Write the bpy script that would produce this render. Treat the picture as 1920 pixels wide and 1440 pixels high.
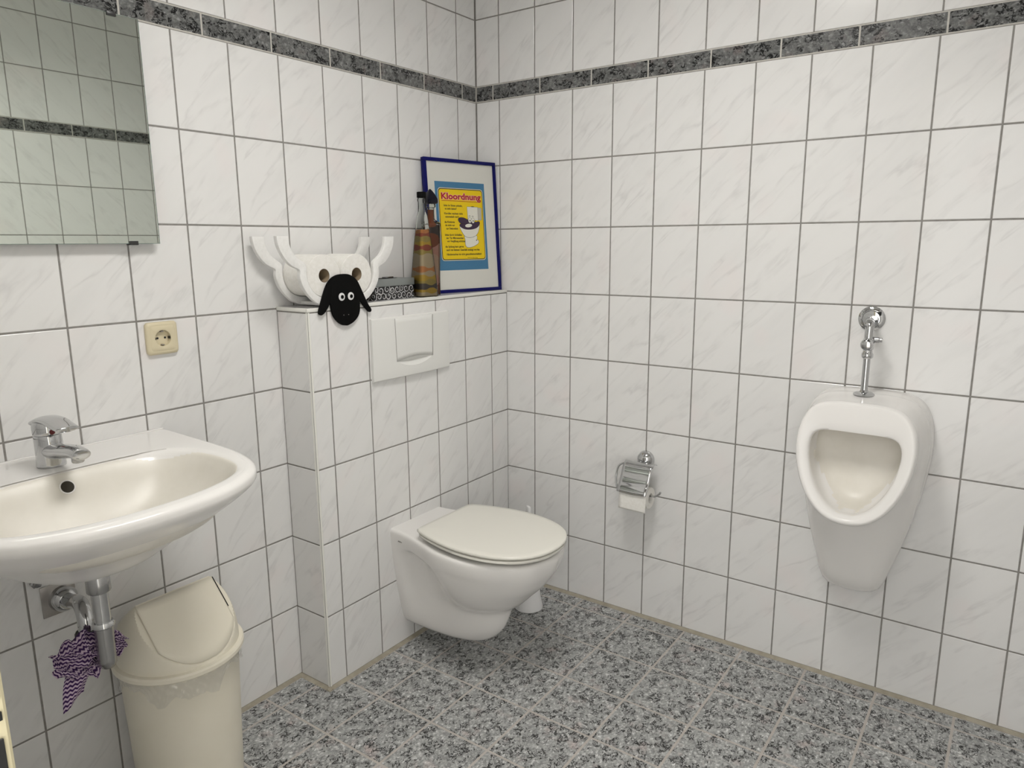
import bpy, bmesh, math, random
from mathutils import Vector, Matrix
from math import sin, cos, pi, radians

for o in list(bpy.data.objects):
    bpy.data.objects.remove(o)
SC = bpy.context.scene
COL = SC.collection
random.seed(7)

# ------------------------------------------------------------------ camera (solved from the tile grid)
CAMP = Vector((-2.2172, -1.7284, 1.3236))
YAW, PITCH, ROLL, FPX = -0.95316, -0.19433, -0.00699, 1348.59
fw = Vector((-sin(YAW) * cos(PITCH), cos(YAW) * cos(PITCH), sin(PITCH)))
rt0 = Vector((cos(YAW), sin(YAW), 0)); up0 = rt0.cross(fw)
rt = rt0 * cos(ROLL) + up0 * sin(ROLL); upv = -rt0 * sin(ROLL) + up0 * cos(ROLL)
cd = bpy.data.cameras.new('camera')
cd.sensor_width = 36; cd.lens = FPX * 36 / 1920; cd.clip_start = 0.02
cam = bpy.data.objects.new('camera', cd); COL.objects.link(cam)
M4 = Matrix((rt, upv, -fw)).transposed().to_4x4(); M4.translation = CAMP
cam.matrix_world = M4
SC.camera = cam

# ------------------------------------------------------------------ world, exposure
W = bpy.data.worlds.new('World'); SC.world = W; W.use_nodes = True
W.node_tree.nodes['Background'].inputs[0].default_value = (1.0, 0.98, 0.95, 1)
W.node_tree.nodes['Background'].inputs[1].default_value = 2.8      # added fill in place of an unseen corridor, raised to brighten the lower room
SC.view_settings.view_transform = 'Standard'
SC.view_settings.look = 'None'
SC.view_settings.gamma = 1.0
SC.view_settings.use_curve_mapping = False
SC.view_settings.exposure = -0.13
LAMP_STRENGTH = 29.0
LAMP_COL = (1.0, 0.975, 0.93, 1)

# ------------------------------------------------------------------ sizes
PZ, PX, FP = 0.2287, 0.15352, 0.20084          # wall tile pitch (height, width), floor tile pitch
C0, D0 = 0.1048, 0.1072                        # first column on the right / left wall
BD, BL, E0 = 0.1335, -0.9368, -0.8684          # cistern box depth, left side, first column
FX0, FY0 = 0.0756, 0.0859
XD, YB, ZC = -2.09, -2.07, 2.50                # door wall, wall behind the camera's right, ceiling
LEDGE = 1.149
G = 0.0022                                     # half joint

# ------------------------------------------------------------------ helpers
def link(o, parent=None):
    COL.objects.link(o)
    if parent is not None: o.parent = parent
    return o
def mesh_obj(name, verts, faces, m=None, parent=None, smooth=True, loc=None, auto=None):
    me = bpy.data.meshes.new(name)
    me.from_pydata([tuple(v) for v in verts], [], [tuple(f) for f in faces])
    me.update()
    bm = bmesh.new(); bm.from_mesh(me)
    bmesh.ops.remove_doubles(bm, verts=bm.verts, dist=1e-6)
    bmesh.ops.recalc_face_normals(bm, faces=bm.faces)
    if smooth:
        for f in bm.faces: f.smooth = True
        lim = radians(auto if auto else 40)
        for e in bm.edges:
            if len(e.link_faces) == 2 and e.calc_face_angle(0) > lim: e.smooth = False
    bm.to_mesh(me); bm.free()
    if m: me.materials.append(m)
    o = bpy.data.objects.new(name, me)
    if loc is not None: o.location = loc
    return link(o, parent)
def bm_obj(name, bm, m=None, parent=None, smooth=True, auto=40, mats=None):
    bmesh.ops.recalc_face_normals(bm, faces=bm.faces)
    for f in bm.faces: f.smooth = smooth
    if smooth:
        for e in bm.edges:
            if len(e.link_faces) == 2 and e.calc_face_angle(0) > radians(auto): e.smooth = False
    me = bpy.data.meshes.new(name); bm.to_mesh(me); bm.free()
    if m: me.materials.append(m)
    for mm in (mats or []): me.materials.append(mm)
    return link(bpy.data.objects.new(name, me), parent)
def tag(o, label, cat, group=None):
    o['label'] = label; o['category'] = cat
    if group: o['group'] = group
    return o
def struct(o): o['kind'] = 'structure'; return o
def empty(name, loc=(0, 0, 0), rot=(0, 0, 0)):
    o = bpy.data.objects.new(name, None); o.empty_display_size = 0.05
    o.location = loc; o.rotation_euler = rot
    return link(o)
def add_box(bm, c, s, bev=0.0, seg=2, mat=None):
    r = bmesh.ops.create_cube(bm, size=1.0)
    vs = r['verts']
    bmesh.ops.scale(bm, vec=s, verts=vs)
    if mat is not None: bmesh.ops.rotate(bm, matrix=mat, cent=(0, 0, 0), verts=vs)
    bmesh.ops.translate(bm, vec=c, verts=vs)
    if bev > 0:
        es = list({e for v in vs for e in v.link_edges})
        bmesh.ops.bevel(bm, geom=es, offset=bev, segments=seg, affect='EDGES', profile=0.5)
def catmull(p0, p1, p2, p3, t):
    return 0.5 * ((2 * p1) + (p2 - p0) * t + (2 * p0 - 5 * p1 + 4 * p2 - p3) * t * t + (3 * p1 - p0 - 3 * p2 + p3) * t ** 3)
def spline(pts, sub=6, closed=False):
    P = [Vector(p) for p in pts]; n = len(P); out = []
    rng = n if closed else n - 1
    for i in range(rng):
        if closed: a, b, c, d = P[(i - 1) % n], P[i], P[(i + 1) % n], P[(i + 2) % n]
        else: a, b, c, d = P[max(i - 1, 0)], P[i], P[i + 1], P[min(i + 2, n - 1)]
        for k in range(sub): out.append(catmull(a, b, c, d, k / sub))
    if not closed: out.append(P[-1])
    return out
def chaikin(P, it=2):
    P = [Vector(p) for p in P]
    for _ in range(it):
        Q = []
        for i in range(len(P)):
            a, b = P[i], P[(i + 1) % len(P)]
            Q += [a * .75 + b * .25, a * .25 + b * .75]
        P = Q
    return P
def polar(pts, c, N):
    """resample a star-shaped closed 2D outline at N equal angles about c"""
    out = []; n = len(pts)
    for k in range(N):
        a = 2 * pi * k / N; dx, dy = cos(a), sin(a); best = None
        for i in range(n):
            p, q = pts[i], pts[(i + 1) % n]
            px, py = p[0] - c[0], p[1] - c[1]; ex, ey = q[0] - p[0], q[1] - p[1]
            det = dx * (-ey) + ex * dy
            if abs(det) < 1e-12: continue
            t = (px * (-ey) + ex * py) / det; s = (dx * py - dy * px) / det
            if t > 0 and -1e-6 <= s <= 1 + 1e-6 and (best is None or t > best): best = t
        best = best if best is not None else 0.001
        out.append((c[0] + dx * best, c[1] + dy * best))
    return out
def loft(loops, sub=1, cap0=True, cap1=True, closed=True):
    """loops: lists of 3D points of equal length -> verts, faces"""
    L = [[Vector(p) for p in l] for l in loops]
    if sub > 1:
        R = []; n = len(L)
        for i in range(n - 1):
            for k in range(sub):
                t = k / sub
                R.append([catmull(L[max(i - 1, 0)][j], L[i][j], L[i + 1][j], L[min(i + 2, n - 1)][j], t) for j in range(len(L[0]))])
        R.append(L[-1]); L = R
    V = [p for l in L for p in l]; N = len(L[0]); F = []
    for i in range(len(L) - 1):
        for j in range(N if closed else N - 1):
            F.append((i * N + j, i * N + (j + 1) % N, (i + 1) * N + (j + 1) % N, (i + 1) * N + j))
    for flag, idx in ((cap0, 0), (cap1, len(L) - 1)):
        if flag:
            c = sum((L[idx][j] for j in range(N)), Vector()) / N
            V.append(c); ci = len(V) - 1
            for j in range(N): F.append((idx * N + j, idx * N + (j + 1) % N, ci))
    return V, F
def ring(c, r, ax='z', n=24, r2=None):
    r2 = r if r2 is None else r2; c = Vector(c); out = []
    for k in range(n):
        a = 2 * pi * k / n
        d = {'z': (r * cos(a), r2 * sin(a), 0), 'y': (r * cos(a), 0, r2 * sin(a)), 'x': (0, r * cos(a), r2 * sin(a))}[ax]
        out.append(c + Vector(d))
    return out
def lathe(prof, ax='z', c=(0, 0, 0), n=32, sub=1, cap0=True, cap1=True):
    """prof: (radius, offset along axis)"""
    D = {'z': Vector((0, 0, 1)), 'y': Vector((0, 1, 0)), 'x': Vector((1, 0, 0))}[ax]
    return loft([ring(Vector(c) + D * h, max(r, 1e-4), ax, n) for r, h in prof], sub, cap0, cap1)
def tube_vf(path, rad, n=16, sub=6, caps=True, ry=None):
    P = spline(path, sub) if sub > 1 else [Vector(p) for p in path]
    m = len(P); loops = []; T0 = None; N = None
    for i in range(m):
        T = (P[min(i + 1, m - 1)] - P[max(i - 1, 0)]).normalized()
        if N is None:
            a = Vector((0, 0, 1)) if abs(T.z) < 0.9 else Vector((1, 0, 0))
            N = (a - T * a.dot(T)).normalized()
        else:
            N = (N - T * N.dot(T)).normalized()
        B = T.cross(N)
        t = i / (m - 1)
        r = rad(t) if callable(rad) else rad
        rb = (ry(t) if callable(ry) else ry) if ry is not None else r
        loops.append([P[i] + N * (r * cos(2 * pi * k / n)) + B * (rb * sin(2 * pi * k / n)) for k in range(n)])
    return loft(loops, 1, caps, caps)
def tube(name, path, rad, m, parent=None, n=16, sub=6, ry=None):
    V, F = tube_vf(path, rad, n, sub, True, ry)
    return mesh_obj(name, V, F, m, parent)
def prism(name, outline, to3d, t0, t1, m, parent=None, bev=0.0, smooth=True, seg=2):
    """outline 2D polygon extruded along the third coordinate from t0 to t1"""
    bm = bmesh.new()
    a = [bm.verts.new(to3d(p[0], p[1], t0)) for p in outline]
    b = [bm.verts.new(to3d(p[0], p[1], t1)) for p in outline]
    n = len(outline)
    f0 = bm.faces.new(a); f1 = bm.faces.new(list(reversed(b)))
    for i in range(n): bm.faces.new((a[i], b[i], b[(i + 1) % n], a[(i + 1) % n]))
    bmesh.ops.recalc_face_normals(bm, faces=bm.faces)
    if bev > 0:
        es = list(f0.edges) + list(f1.edges)
        bmesh.ops.bevel(bm, geom=es, offset=bev, segments=seg, affect='EDGES', profile=0.5)
    return bm_obj(name, bm, m, parent, smooth)
def box_obj(name, lo, hi, m, parent=None, bev=0.0, seg=2):
    bm = bmesh.new()
    c = [(a + b) / 2 for a, b in zip(lo, hi)]; s = [abs(b - a) for a, b in zip(lo, hi)]
    add_box(bm, c, s, bev, seg)
    return bm_obj(name, bm, m, parent, smooth=bev > 0)

# ------------------------------------------------------------------ materials
def mat(name, col=(.8, .8, .8), rough=.5, metal=0., spec=.5, coat=0., trans=0., ior=1.45):
    m = bpy.data.materials.new(name); m.use_nodes = True
    b = m.node_tree.nodes['Principled BSDF']
    b.inputs['Base Color'].default_value = (*col, 1); b.inputs['Roughness'].default_value = rough
    b.inputs['Metallic'].default_value = metal; b.inputs['Specular IOR Level'].default_value = spec
    b.inputs['Coat Weight'].default_value = coat; b.inputs['Coat Roughness'].default_value = .05
    b.inputs['Transmission Weight'].default_value = trans; b.inputs['IOR'].default_value = ior
    m.diffuse_color = (*col, 1)
    return m
class NT:
    def __init__(s, m): s.t = m.node_tree; s.b = s.t.nodes['Principled BSDF']
    def n(s, typ, **kw):
        nd = s.t.nodes.new(typ)
        for k, v in kw.items():
            if k.startswith('_'): setattr(nd, k[1:], v)
        return nd
    def l(s, a, b): s.t.links.new(a, b)
    def math(s, op, a, b=None, c=None, clamp=False):
        nd = s.t.nodes.new('ShaderNodeMath'); nd.operation = op; nd.use_clamp = clamp
        for i, v in enumerate((a, b, c)):
            if v is None: continue
            if isinstance(v, (int, float)): nd.inputs[i].default_value = v
            else: s.l(v, nd.inputs[i])
        return nd.outputs[0]
    def ramp(s, fac, stops, interp='LINEAR'):
        nd = s.t.nodes.new('ShaderNodeValToRGB'); cr = nd.color_ramp; cr.interpolation = interp
        while len(cr.elements) < len(stops): cr.elements.new(0.5)
        for e, (p, c) in zip(cr.elements, stops): e.position = p; e.color = (*c, 1) if len(c) == 3 else c
        s.l(fac, nd.inputs[0]); return nd.outputs[0]
    def mix(s, fac, a, b, blend='MIX'):
        nd = s.t.nodes.new('ShaderNodeMix'); nd.data_type = 'RGBA'; nd.blend_type = blend
        for sock, v in ((nd.inputs['Factor'], fac), (nd.inputs[6], a), (nd.inputs[7], b)):
            if isinstance(v, (int, float)): sock.default_value = v
            elif isinstance(v, tuple): sock.default_value = (*v, 1) if len(v) == 3 else v
            else: s.l(v, sock)
        return nd.outputs[2]
    def noise(s, vec, scale, detail=3, rough=.5, dist=0., dim='3D', w=None):
        nd = s.t.nodes.new('ShaderNodeTexNoise'); nd.noise_dimensions = dim
        nd.inputs['Scale'].default_value = scale; nd.inputs['Detail'].default_value = detail
        nd.inputs['Roughness'].default_value = rough; nd.inputs['Distortion'].default_value = dist
        if vec is not None: s.l(vec, nd.inputs['Vector'])
        if w is not None: s.l(w, nd.inputs['W'])
        return nd.outputs['Fac']
    def mapping(s, vec, loc=(0, 0, 0), rot=(0, 0, 0), sc=(1, 1, 1)):
        nd = s.t.nodes.new('ShaderNodeMapping')
        nd.inputs['Location'].default_value = loc; nd.inputs['Rotation'].default_value = rot; nd.inputs['Scale'].default_value = sc
        s.l(vec, nd.inputs['Vector']); return nd.outputs[0]

def mk_wall_tile():
    m = mat('marbled_wall_tile', (.72, .72, .7), .13, spec=.45); t = NT(m)
    tc = t.n('ShaderNodeTexCoord'); oi = t.n('ShaderNodeObjectInfo')
    obj = tc.outputs['Object']
    rnd = oi.outputs['Random']
    v = t.mapping(obj, rot=(0, 0, radians(-47)))
    sx = t.n('ShaderNodeSeparateXYZ'); t.l(v, sx.inputs[0])
    # along the vein = x, across = y
    w4 = t.math('MULTIPLY', rnd, 3.0)
    st = t.mapping(v, sc=(2.6, 13.0, 1.0))
    n1 = t.noise(st, 1.0, 4, .55, .35, '4D', w4)
    ridge = t.math('ABSOLUTE', t.math('SUBTRACT', n1, .5))
    vein = t.math('SUBTRACT', 1.0, t.math('DIVIDE', ridge, .045), clamp=True)
    vein = t.math('POWER', vein, 1.6)
    mask = t.noise(obj, 16, 2, .5, 0, '4D', w4)
    mask = t.math('MULTIPLY', t.math('SUBTRACT', mask, .36, clamp=True), 3.2, clamp=True)
    vein = t.math('MULTIPLY', vein, mask)
    soft = t.noise(t.mapping(v, sc=(4, 16, 1)), 1.0, 3, .6, .2, '4D', w4)
    base = t.ramp(soft, [(.3, (.775, .773, .765)), (.5, (.805, .802, .793)), (.72, (.815, .812, .803))])
    pinkn = t.noise(obj, 7, 1, .5, 0, '4D', t.math('MULTIPLY', rnd, 37.0))
    pink = t.math('MULTIPLY', t.math('SUBTRACT', pinkn, .58, clamp=True), 3.0, clamp=True)
    base = t.mix(pink, base, (.83, .775, .765))
    colr = t.mix(t.math('MULTIPLY', vein, .34), base, (.52, .515, .51))
    t.l(colr, t.b.inputs['Base Color'])
    return m
def mk_granite(name, dark, tile_scale=1.0, gain=1.0, rough=.22, cw=.05):
    m = mat(name, (.3, .3, .3), rough, spec=.35); t = NT(m)
    tc = t.n('ShaderNodeTexCoord'); oi = t.n('ShaderNodeObjectInfo'); obj = tc.outputs['Object']
    w4 = t.math('MULTIPLY', oi.outputs['Random'], 23.0)
    st = t.mapping(obj, rot=(0, 0, .5), sc=(tile_scale, tile_scale * 1.3, 1))
    def ridge(scale, width, off, mscale, lo, gn):
        n1 = t.noise(st, scale, 3, .6, 1.1, '4D', t.math('ADD', w4, off))
        r_ = t.math('SUBTRACT', 1.0, t.math('DIVIDE', t.math('ABSOLUTE', t.math('SUBTRACT', n1, .5)), width), clamp=True)
        mk = t.noise(st, mscale, 2, .55, .3, '4D', t.math('ADD', w4, off + 3.0))
        mk = t.math('MULTIPLY', t.math('SUBTRACT', mk, lo, clamp=True), gn, clamp=True)
        return t.math('MULTIPLY', t.math('MULTIPLY', r_, 1.7, clamp=True), mk)
    crack = ridge(44, cw, 0.0, 30, .465, 14.0)
    fine = ridge(90, .060, 7.0, 40, .45, 6.0)
    n2 = t.noise(st, 80, 2, .6, .6, '4D', w4)
    base = t.ramp(n2, [(.34, tuple(gain * c for c in (.20, .204, .202))), (.46, tuple(gain * c for c in (.275, .28, .276))), (.57, tuple(gain * c for c in (.345, .35, .345))), (.68, tuple(gain * c for c in (.56, .565, .56)))])
    pk = t.noise(obj, 17, 2, .6, 0, '4D', t.math('ADD', w4, 9.0))
    pk = t.math('MULTIPLY', t.math('SUBTRACT', pk, .58, clamp=True), 6.0, clamp=True)
    base = t.mix(t.math('MULTIPLY', pk, .5), base, tuple(gain * c for c in (.46, .36, .34)))
    c0 = t.mix(t.math('MULTIPLY', fine, .60), base, tuple(gain * c for c in (.07, .07, .07)))
    c1 = t.mix(crack, c0, dark)
    t.l(c1, t.b.inputs['Base Color'])
    return m
def mk_noisy(name, c1, c2, scale, rough=.6, bump=0.0):
    m = mat(name, c1, rough); t = NT(m)
    tc = t.n('ShaderNodeTexCoord')
    f = t.noise(tc.outputs['Object'], scale, 3, .6)
    t.l(t.ramp(f, [(.35, c1), (.65, c2)]), t.b.inputs['Base Color'])
    if bump:
        bp = t.n('ShaderNodeBump'); bp.inputs['Strength'].default_value = bump; bp.inputs['Distance'].default_value = .002
        t.l(f, bp.inputs['Height']); t.l(bp.outputs[0], t.b.inputs['Normal'])
    return m
M = {}
M['tile'] = mk_wall_tile()
M['border'] = mk_granite('dark_granite_border', (.010, .010, .011), 1.1, .56, .22, .062)
M['floor'] = mk_granite('speckled_granite_floor', (.014, .014, .014), 1.25, 1.33, .3, .054)
M['grout'] = mk_noisy('grey_grout', (.24, .23, .215), (.30, .285, .27), 60, .85)
M['fgrout'] = mk_noisy('floor_grout', (.47, .435, .40), (.52, .485, .45), 30, .8)
M['sealant'] = mk_noisy('beige_sealant', (.33, .30, .235), (.42, .385, .31), 25, .55)
M['lgrout'] = mk_noisy('pale_border_joint', (.50, .48, .44), (.58, .56, .52), 60, .8)
M['plaster'] = mk_noisy('white_plaster', (.80, .79, .77), (.83, .82, .80), 30, .8)
M['trim'] = mat('white_trim', (.80, .795, .75), .3)
M['ceramic'] = mat('white_ceramic', (.84, .825, .805), .17, spec=.42, coat=.06)
M['bowl'] = mk_noisy('limescaled_ceramic', (.73, .70, .63), (.77, .74, .675), 14, .33)
M['seat'] = mat('warm_white_seat_plastic', (.80, .785, .72), .22)
M['wplastic'] = mat('white_plastic', (.80, .80, .775), .3)
M['wplastic2'] = mat('bright_white_plastic', (.84, .84, .84), .3)
M['cream'] = mk_noisy('cream_plastic', (.80, .755, .63), (.82, .775, .655), 9, .38)
M['creamsock'] = mat('cream_socket_plastic', (.70, .625, .44), .32)
M['chrome'] = mat('chrome', (.56, .565, .57), .06, 1.0)
M['satin'] = mat('satin_chrome', (.42, .42, .42), .22, 1.0)
M['steel'] = mat('dull_steel', (.42, .40, .38), .38, 1.0)
M['dclip'] = mat('dark_metal_clip', (.06, .06, .06), .35, .6)
M['dark'] = mat('dark_recess', (.012, .012, .012), .7)
M['hole'] = mat('brown_black_hole', (.03, .025, .015), .6)
M['rubber'] = mat('black_rubber', (.02, .02, .02), .5)
M['mirror'] = mat('mirror_silver', (.76, .81, .745), .012, 1.0)
M['mirror_edge'] = mat('mirror_glass_edge', (.16, .23, .20), .15)
M['jamb'] = mk_noisy('cream_lacquer', (.66, .60, .40), (.68, .62, .42), 6, .3)
M['wood'] = mk_noisy('pale_door_lacquer', (.64, .585, .42), (.66, .60, .44), 4, .4)
M['paper'] = mk_noisy('toilet_paper', (.80, .785, .74), (.86, .845, .81), 120, .95, .25)
M['card'] = mat('cardboard_tube', (.33, .255, .17), .9)
M['swhite'] = mk_noisy('white_painted_wood', (.80, .795, .775), (.85, .845, .83), 90, .6, .2)
M['black'] = mat('matt_black', (.004, .004, .004), .75, spec=.1)
M['eyewhite'] = mat('eye_white', (.80, .80, .80), .4)
M['blueframe'] = mat('deep_blue_frame', (.004, .005, .105), .4, spec=.2)
M['matboard'] = mat('white_mat_board', (.72, .70, .66), .8)
M['pblue'] = mat('print_blue', (.065, .20, .36), .7)
M['pyel'] = mat('print_yellow', (.86, .60, .008), .7)
M['pcream'] = mat('print_cream', (.78, .70, .50), .7)
M['pblack'] = mat('print_black', (.02, .015, .02), .7)
M['pred'] = mat('print_red', (.42, .015, .03), .7)
M['ppink'] = mat('print_pink', (.85, .42, .36), .7)
M['pwhite'] = mat('print_white', (.80, .77, .70), .7)
M['pgrey'] = mat('print_grey', (.52, .49, .45), .7)
M['pplum'] = mat('print_plum', (.055, .03, .065), .7)
M['lid_grey'] = mat('grey_tin_lid', (.26, .28, .275), .38, .35)
M['tin'] = mat('black_tin', (.010, .010, .011), .35)
M['tinprint'] = mat('pale_tin_print', (.55, .55, .56), .45)
M['navy'] = mat('navy_stopper', (.003, .003, .010), .25, spec=.3)
M['housing'] = mat('lamp_housing', (.35, .35, .35), .35, .8)

def glassy(name, tint, gl=.12):
    m = bpy.data.materials.new(name); m.use_nodes = True; t = m.node_tree
    t.nodes.remove(t.nodes['Principled BSDF'])
    out = t.nodes['Material Output']
    tr = t.nodes.new('ShaderNodeBsdfTransparent'); tr.inputs[0].default_value = (*tint, 1)
    g = t.nodes.new('ShaderNodeBsdfGlossy'); g.inputs['Roughness'].default_value = .04
    lw = t.nodes.new('ShaderNodeLayerWeight'); lw.inputs['Blend'].default_value = gl
    mx = t.nodes.new('ShaderNodeMixShader')
    t.links.new(lw.outputs['Fresnel'], mx.inputs[0]); t.links.new(tr.outputs[0], mx.inputs[1]); t.links.new(g.outputs[0], mx.inputs[2])
    t.links.new(mx.outputs[0], out.inputs['Surface'])
    return m
M['glass'] = glassy('clear_bottle_glass', (.90, .92, .90), .25)
M['pane'] = glassy('picture_glass', (.97, .98, .97), .04)
M['bag'] = bpy.data.materials.new('thin_clear_plastic'); M['bag'].use_nodes = True
_t = M['bag'].node_tree; _t.nodes.remove(_t.nodes['Principled BSDF'])
_tr = _t.nodes.new('ShaderNodeBsdfTransparent'); _df = _t.nodes.new('ShaderNodeBsdfDiffuse'); _df.inputs[0].default_value = (.85, .85, .83, 1)
_gl = _t.nodes.new('ShaderNodeBsdfGlossy'); _gl.inputs['Roughness'].default_value = .18
_m1 = _t.nodes.new('ShaderNodeMixShader'); _m1.inputs[0].default_value = .09; _m2 = _t.nodes.new('ShaderNodeMixShader'); _m2.inputs[0].default_value = .10
_t.links.new(_tr.outputs[0], _m1.inputs[1]); _t.links.new(_df.outputs[0], _m1.inputs[2])
_t.links.new(_m1.outputs[0], _m2.inputs[1]); _t.links.new(_gl.outputs[0], _m2.inputs[2]); _t.links.new(_m2.outputs[0], _t.nodes['Material Output'].inputs['Surface'])

def mk_sand(name, stops, zscale, amp, freq):
    m = mat(name, (.5, .4, .3), .85); t = NT(m)
    tc = t.n('ShaderNodeTexCoord'); s = t.n('ShaderNodeSeparateXYZ'); t.l(tc.outputs['Object'], s.inputs[0])
    u = t.math('ADD', s.outputs[0], t.math('MULTIPLY', s.outputs[1], .6))
    lay = t.math('MULTIPLY', s.outputs[2], zscale)
    ph = t.math('MULTIPLY', t.math('FLOOR', t.math('MULTIPLY', lay, 1.0)), 2.1)
    wav = t.math('SINE', t.math('ADD', t.math('MULTIPLY', u, freq), 0.0))
    # alternate layers bulge and pinch: two wave trains half a period apart
    z2 = t.math('ADD', lay, t.math('MULTIPLY', t.math('MULTIPLY', wav, t.math('SINE', t.math('ADD', t.math('MULTIPLY', lay, pi), pi / 2))), amp))
    nz = t.noise(tc.outputs['Object'], 45, 2, .5)
    z2 = t.math('ADD', z2, t.math('MULTIPLY', t.math('SUBTRACT', nz, .5), .35))
    idx = t.math('FLOOR', z2)
    wn = t.n('ShaderNodeTexWhiteNoise'); wn.noise_dimensions = '1D'; t.l(idx, wn.inputs['W'])
    t.l(t.ramp(wn.outputs['Value'], stops, 'CONSTANT'), t.b.inputs['Base Color'])
    return m
M['sand1'] = mk_sand('layered_sand', [(0, (.42, .26, .035)), (.17, (.13, .12, .18)), (.34, (.25, .055, .03)), (.5, (.40, .31, .20)), (.66, (.30, .22, .06)), (.8, (.06, .045, .04)), (.9, (.42, .16, .05))], 72, .30, 115)
M['sand2'] = mk_sand('pink_brown_sand', [(0, (.42, .20, .15)), (.25, (.30, .22, .20)), (.5, (.18, .05, .02)), (.7, (.42, .27, .19)), (.9, (.05, .035, .03))], 30, .28, 60)

def mk_cloth():
    m = mat('chevron_cloth', (.5, .4, .5), .9); t = NT(m)
    uv = t.n('ShaderNodeUVMap'); s = t.n('ShaderNodeSeparateXYZ'); t.l(uv.outputs[0], s.inputs[0])
    zig = t.math('PINGPONG', s.outputs[0], .0045)
    v = t.math('ADD', s.outputs[1], t.math('MULTIPLY', zig, .75))
    st = t.math('SINE', t.math('MULTIPLY', v, 2 * pi / .0085))
    t.l(t.ramp(t.math('ADD', t.math('MULTIPLY', st, .5), .5), [(.42, (.045, .012, .085)), (.60, (.58, .46, .57))]), t.b.inputs['Base Color'])
    return m
M['cloth'] = mk_cloth()
def emis(name, col, s):
    m = bpy.data.materials.new(name); m.use_nodes = True; t = m.node_tree
    e = t.nodes.new('ShaderNodeEmission'); e.inputs[0].default_value = col; e.inputs[1].default_value = s
    t.nodes.remove(t.nodes['Principled BSDF']); t.links.new(e.outputs[0], t.nodes['Material Output'].inputs['Surface'])
    return m
M['diff'] = emis('opal_diffuser', LAMP_COL, LAMP_STRENGTH)

# ------------------------------------------------------------------ tiles
_tc = {}
def tile_mesh(w, h, m, ch=.0013, th=.006):
    key = (round(w, 4), round(h, 4), m.name)
    if key in _tc: return _tc[key]
    x, y = w / 2, h / 2
    V = [(-x, -y, -th), (x, -y, -th), (x, y, -th), (-x, y, -th), (-x, -y, -ch * .6), (x, -y, -ch * .6), (x, y, -ch * .6), (-x, y, -ch * .6),
         (-x + ch, -y + ch, 0), (x - ch, -y + ch, 0), (x - ch, y - ch, 0), (-x + ch, y - ch, 0)]
    F = []
    for a in (0, 4):
        for i in range(4):
            j = (i + 1) % 4; F.append((a + i, a + j, a + 4 + j, a + 4 + i))
    F.append((8, 9, 10, 11))
    me = bpy.data.meshes.new('tile'); me.from_pydata(V, [], F); me.update()
    me.materials.append(m); _tc[key] = me
    return me
def tiles(parent, frame, us, vs, m, name='tile', g=G, skip=None, jit=0.0):
    """us, vs: joint positions; frame(u,v) -> world matrix of the tile whose centre is (u,v)"""
    for u0, u1 in zip(us[:-1], us[1:]):
        for v0, v1 in zip(vs[:-1], vs[1:]):
            if skip and skip(u0, u1, v0, v1): continue
            w, h = u1 - u0 - 2 * g, v1 - v0 - 2 * g
            if w < .004 or h < .004: continue
            o = bpy.data.objects.new(name, tile_mesh(w, h, m))
            o.matrix_world = frame((u0 + u1) / 2, (v0 + v1) / 2)
            if jit:
                o.matrix_world = o.matrix_world @ Matrix.Rotation(random.gauss(0, jit), 4, 'X') @ Matrix.Rotation(random.gauss(0, jit), 4, 'Y')
            link(o, parent)
def frame_of(origin, ux, uy):
    ux, uy = Vector(ux), Vector(uy); n = ux.cross(uy); O = Vector(origin)
    def f(u, v):
        m = Matrix((ux, uy, n)).transposed().to_4x4(); m.translation = O + ux * u + uy * v; return m
    return f
def cuts(first, pitch, end, start=0.0):
    out = [start]; x = first
    while x < end - .012:
        if x > start + .012: out.append(x)
        x += pitch
    out.append(end); return out
ZL = [i * PZ for i in range(9)]                 # row joints 0 .. 1.8296
ZB0, ZB1 = 8 * PZ + .0008, 8 * PZ + .0545       # border strip
ZU = [ZB1 + i * PZ for i in range(3)] + [ZC]
TH = .0012                                      # tile face stands this much proud of the joint bed
JIT = .0012

def tiled_wall(parent, fr, first, length, bfirst, skip=None):
    us = cuts(first, PX, length)
    tiles(parent, fr, us, ZL, M['tile'], jit=JIT, skip=skip)
    tiles(parent, fr, us, ZU, M['tile'], jit=JIT, skip=skip)
    tiles(parent, fr, cuts(bfirst, .2033, length), [ZB0, ZB1], M['border'], 'border_tile', jit=JIT * .5, skip=skip)

wl = struct(box_obj('wall_left', (XD - .12, TH, -.02), (.12, .12, ZC), M['grout']))
wr = struct(box_obj('wall_right', (TH, YB - .12, -.02), (.12, TH, ZC), M['grout']))
wb = struct(box_obj('wall_back', (XD - .12, YB - .12, -.02), (TH, YB - TH, ZC), M['grout']))
for w_, lb in ((wl, 'white marbled tile wall with mirror and washbasin, dark granite border'), (wr, 'white marbled tile wall with urinal, dark granite border'), (wb, 'tiled wall seen only in the mirror')):
    w_['label'] = lb
# left wall runs towards -x; u measured from the left end so that tiles read upright
fl = frame_of((0, 0, 0), (1, 0, 0), (0, 0, 1))   # normal = ux x uy = -y
def neg(lst): return sorted(-a for a in lst)
us = neg(cuts(D0, PX, -XD, .001))
boxskip = lambda u0, u1, v0, v1: u0 > BL + .002 and v1 < LEDGE - .02
tiles(wl, fl, us, ZL, M['tile'], jit=JIT, skip=boxskip)
tiles(wl, fl, us, ZU, M['tile'], jit=JIT)
tiles(wl, fl, neg(cuts(.080, .2033, -XD, .001)), [ZB0, ZB1], M['border'], 'border_tile', jit=JIT * .5)
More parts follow.
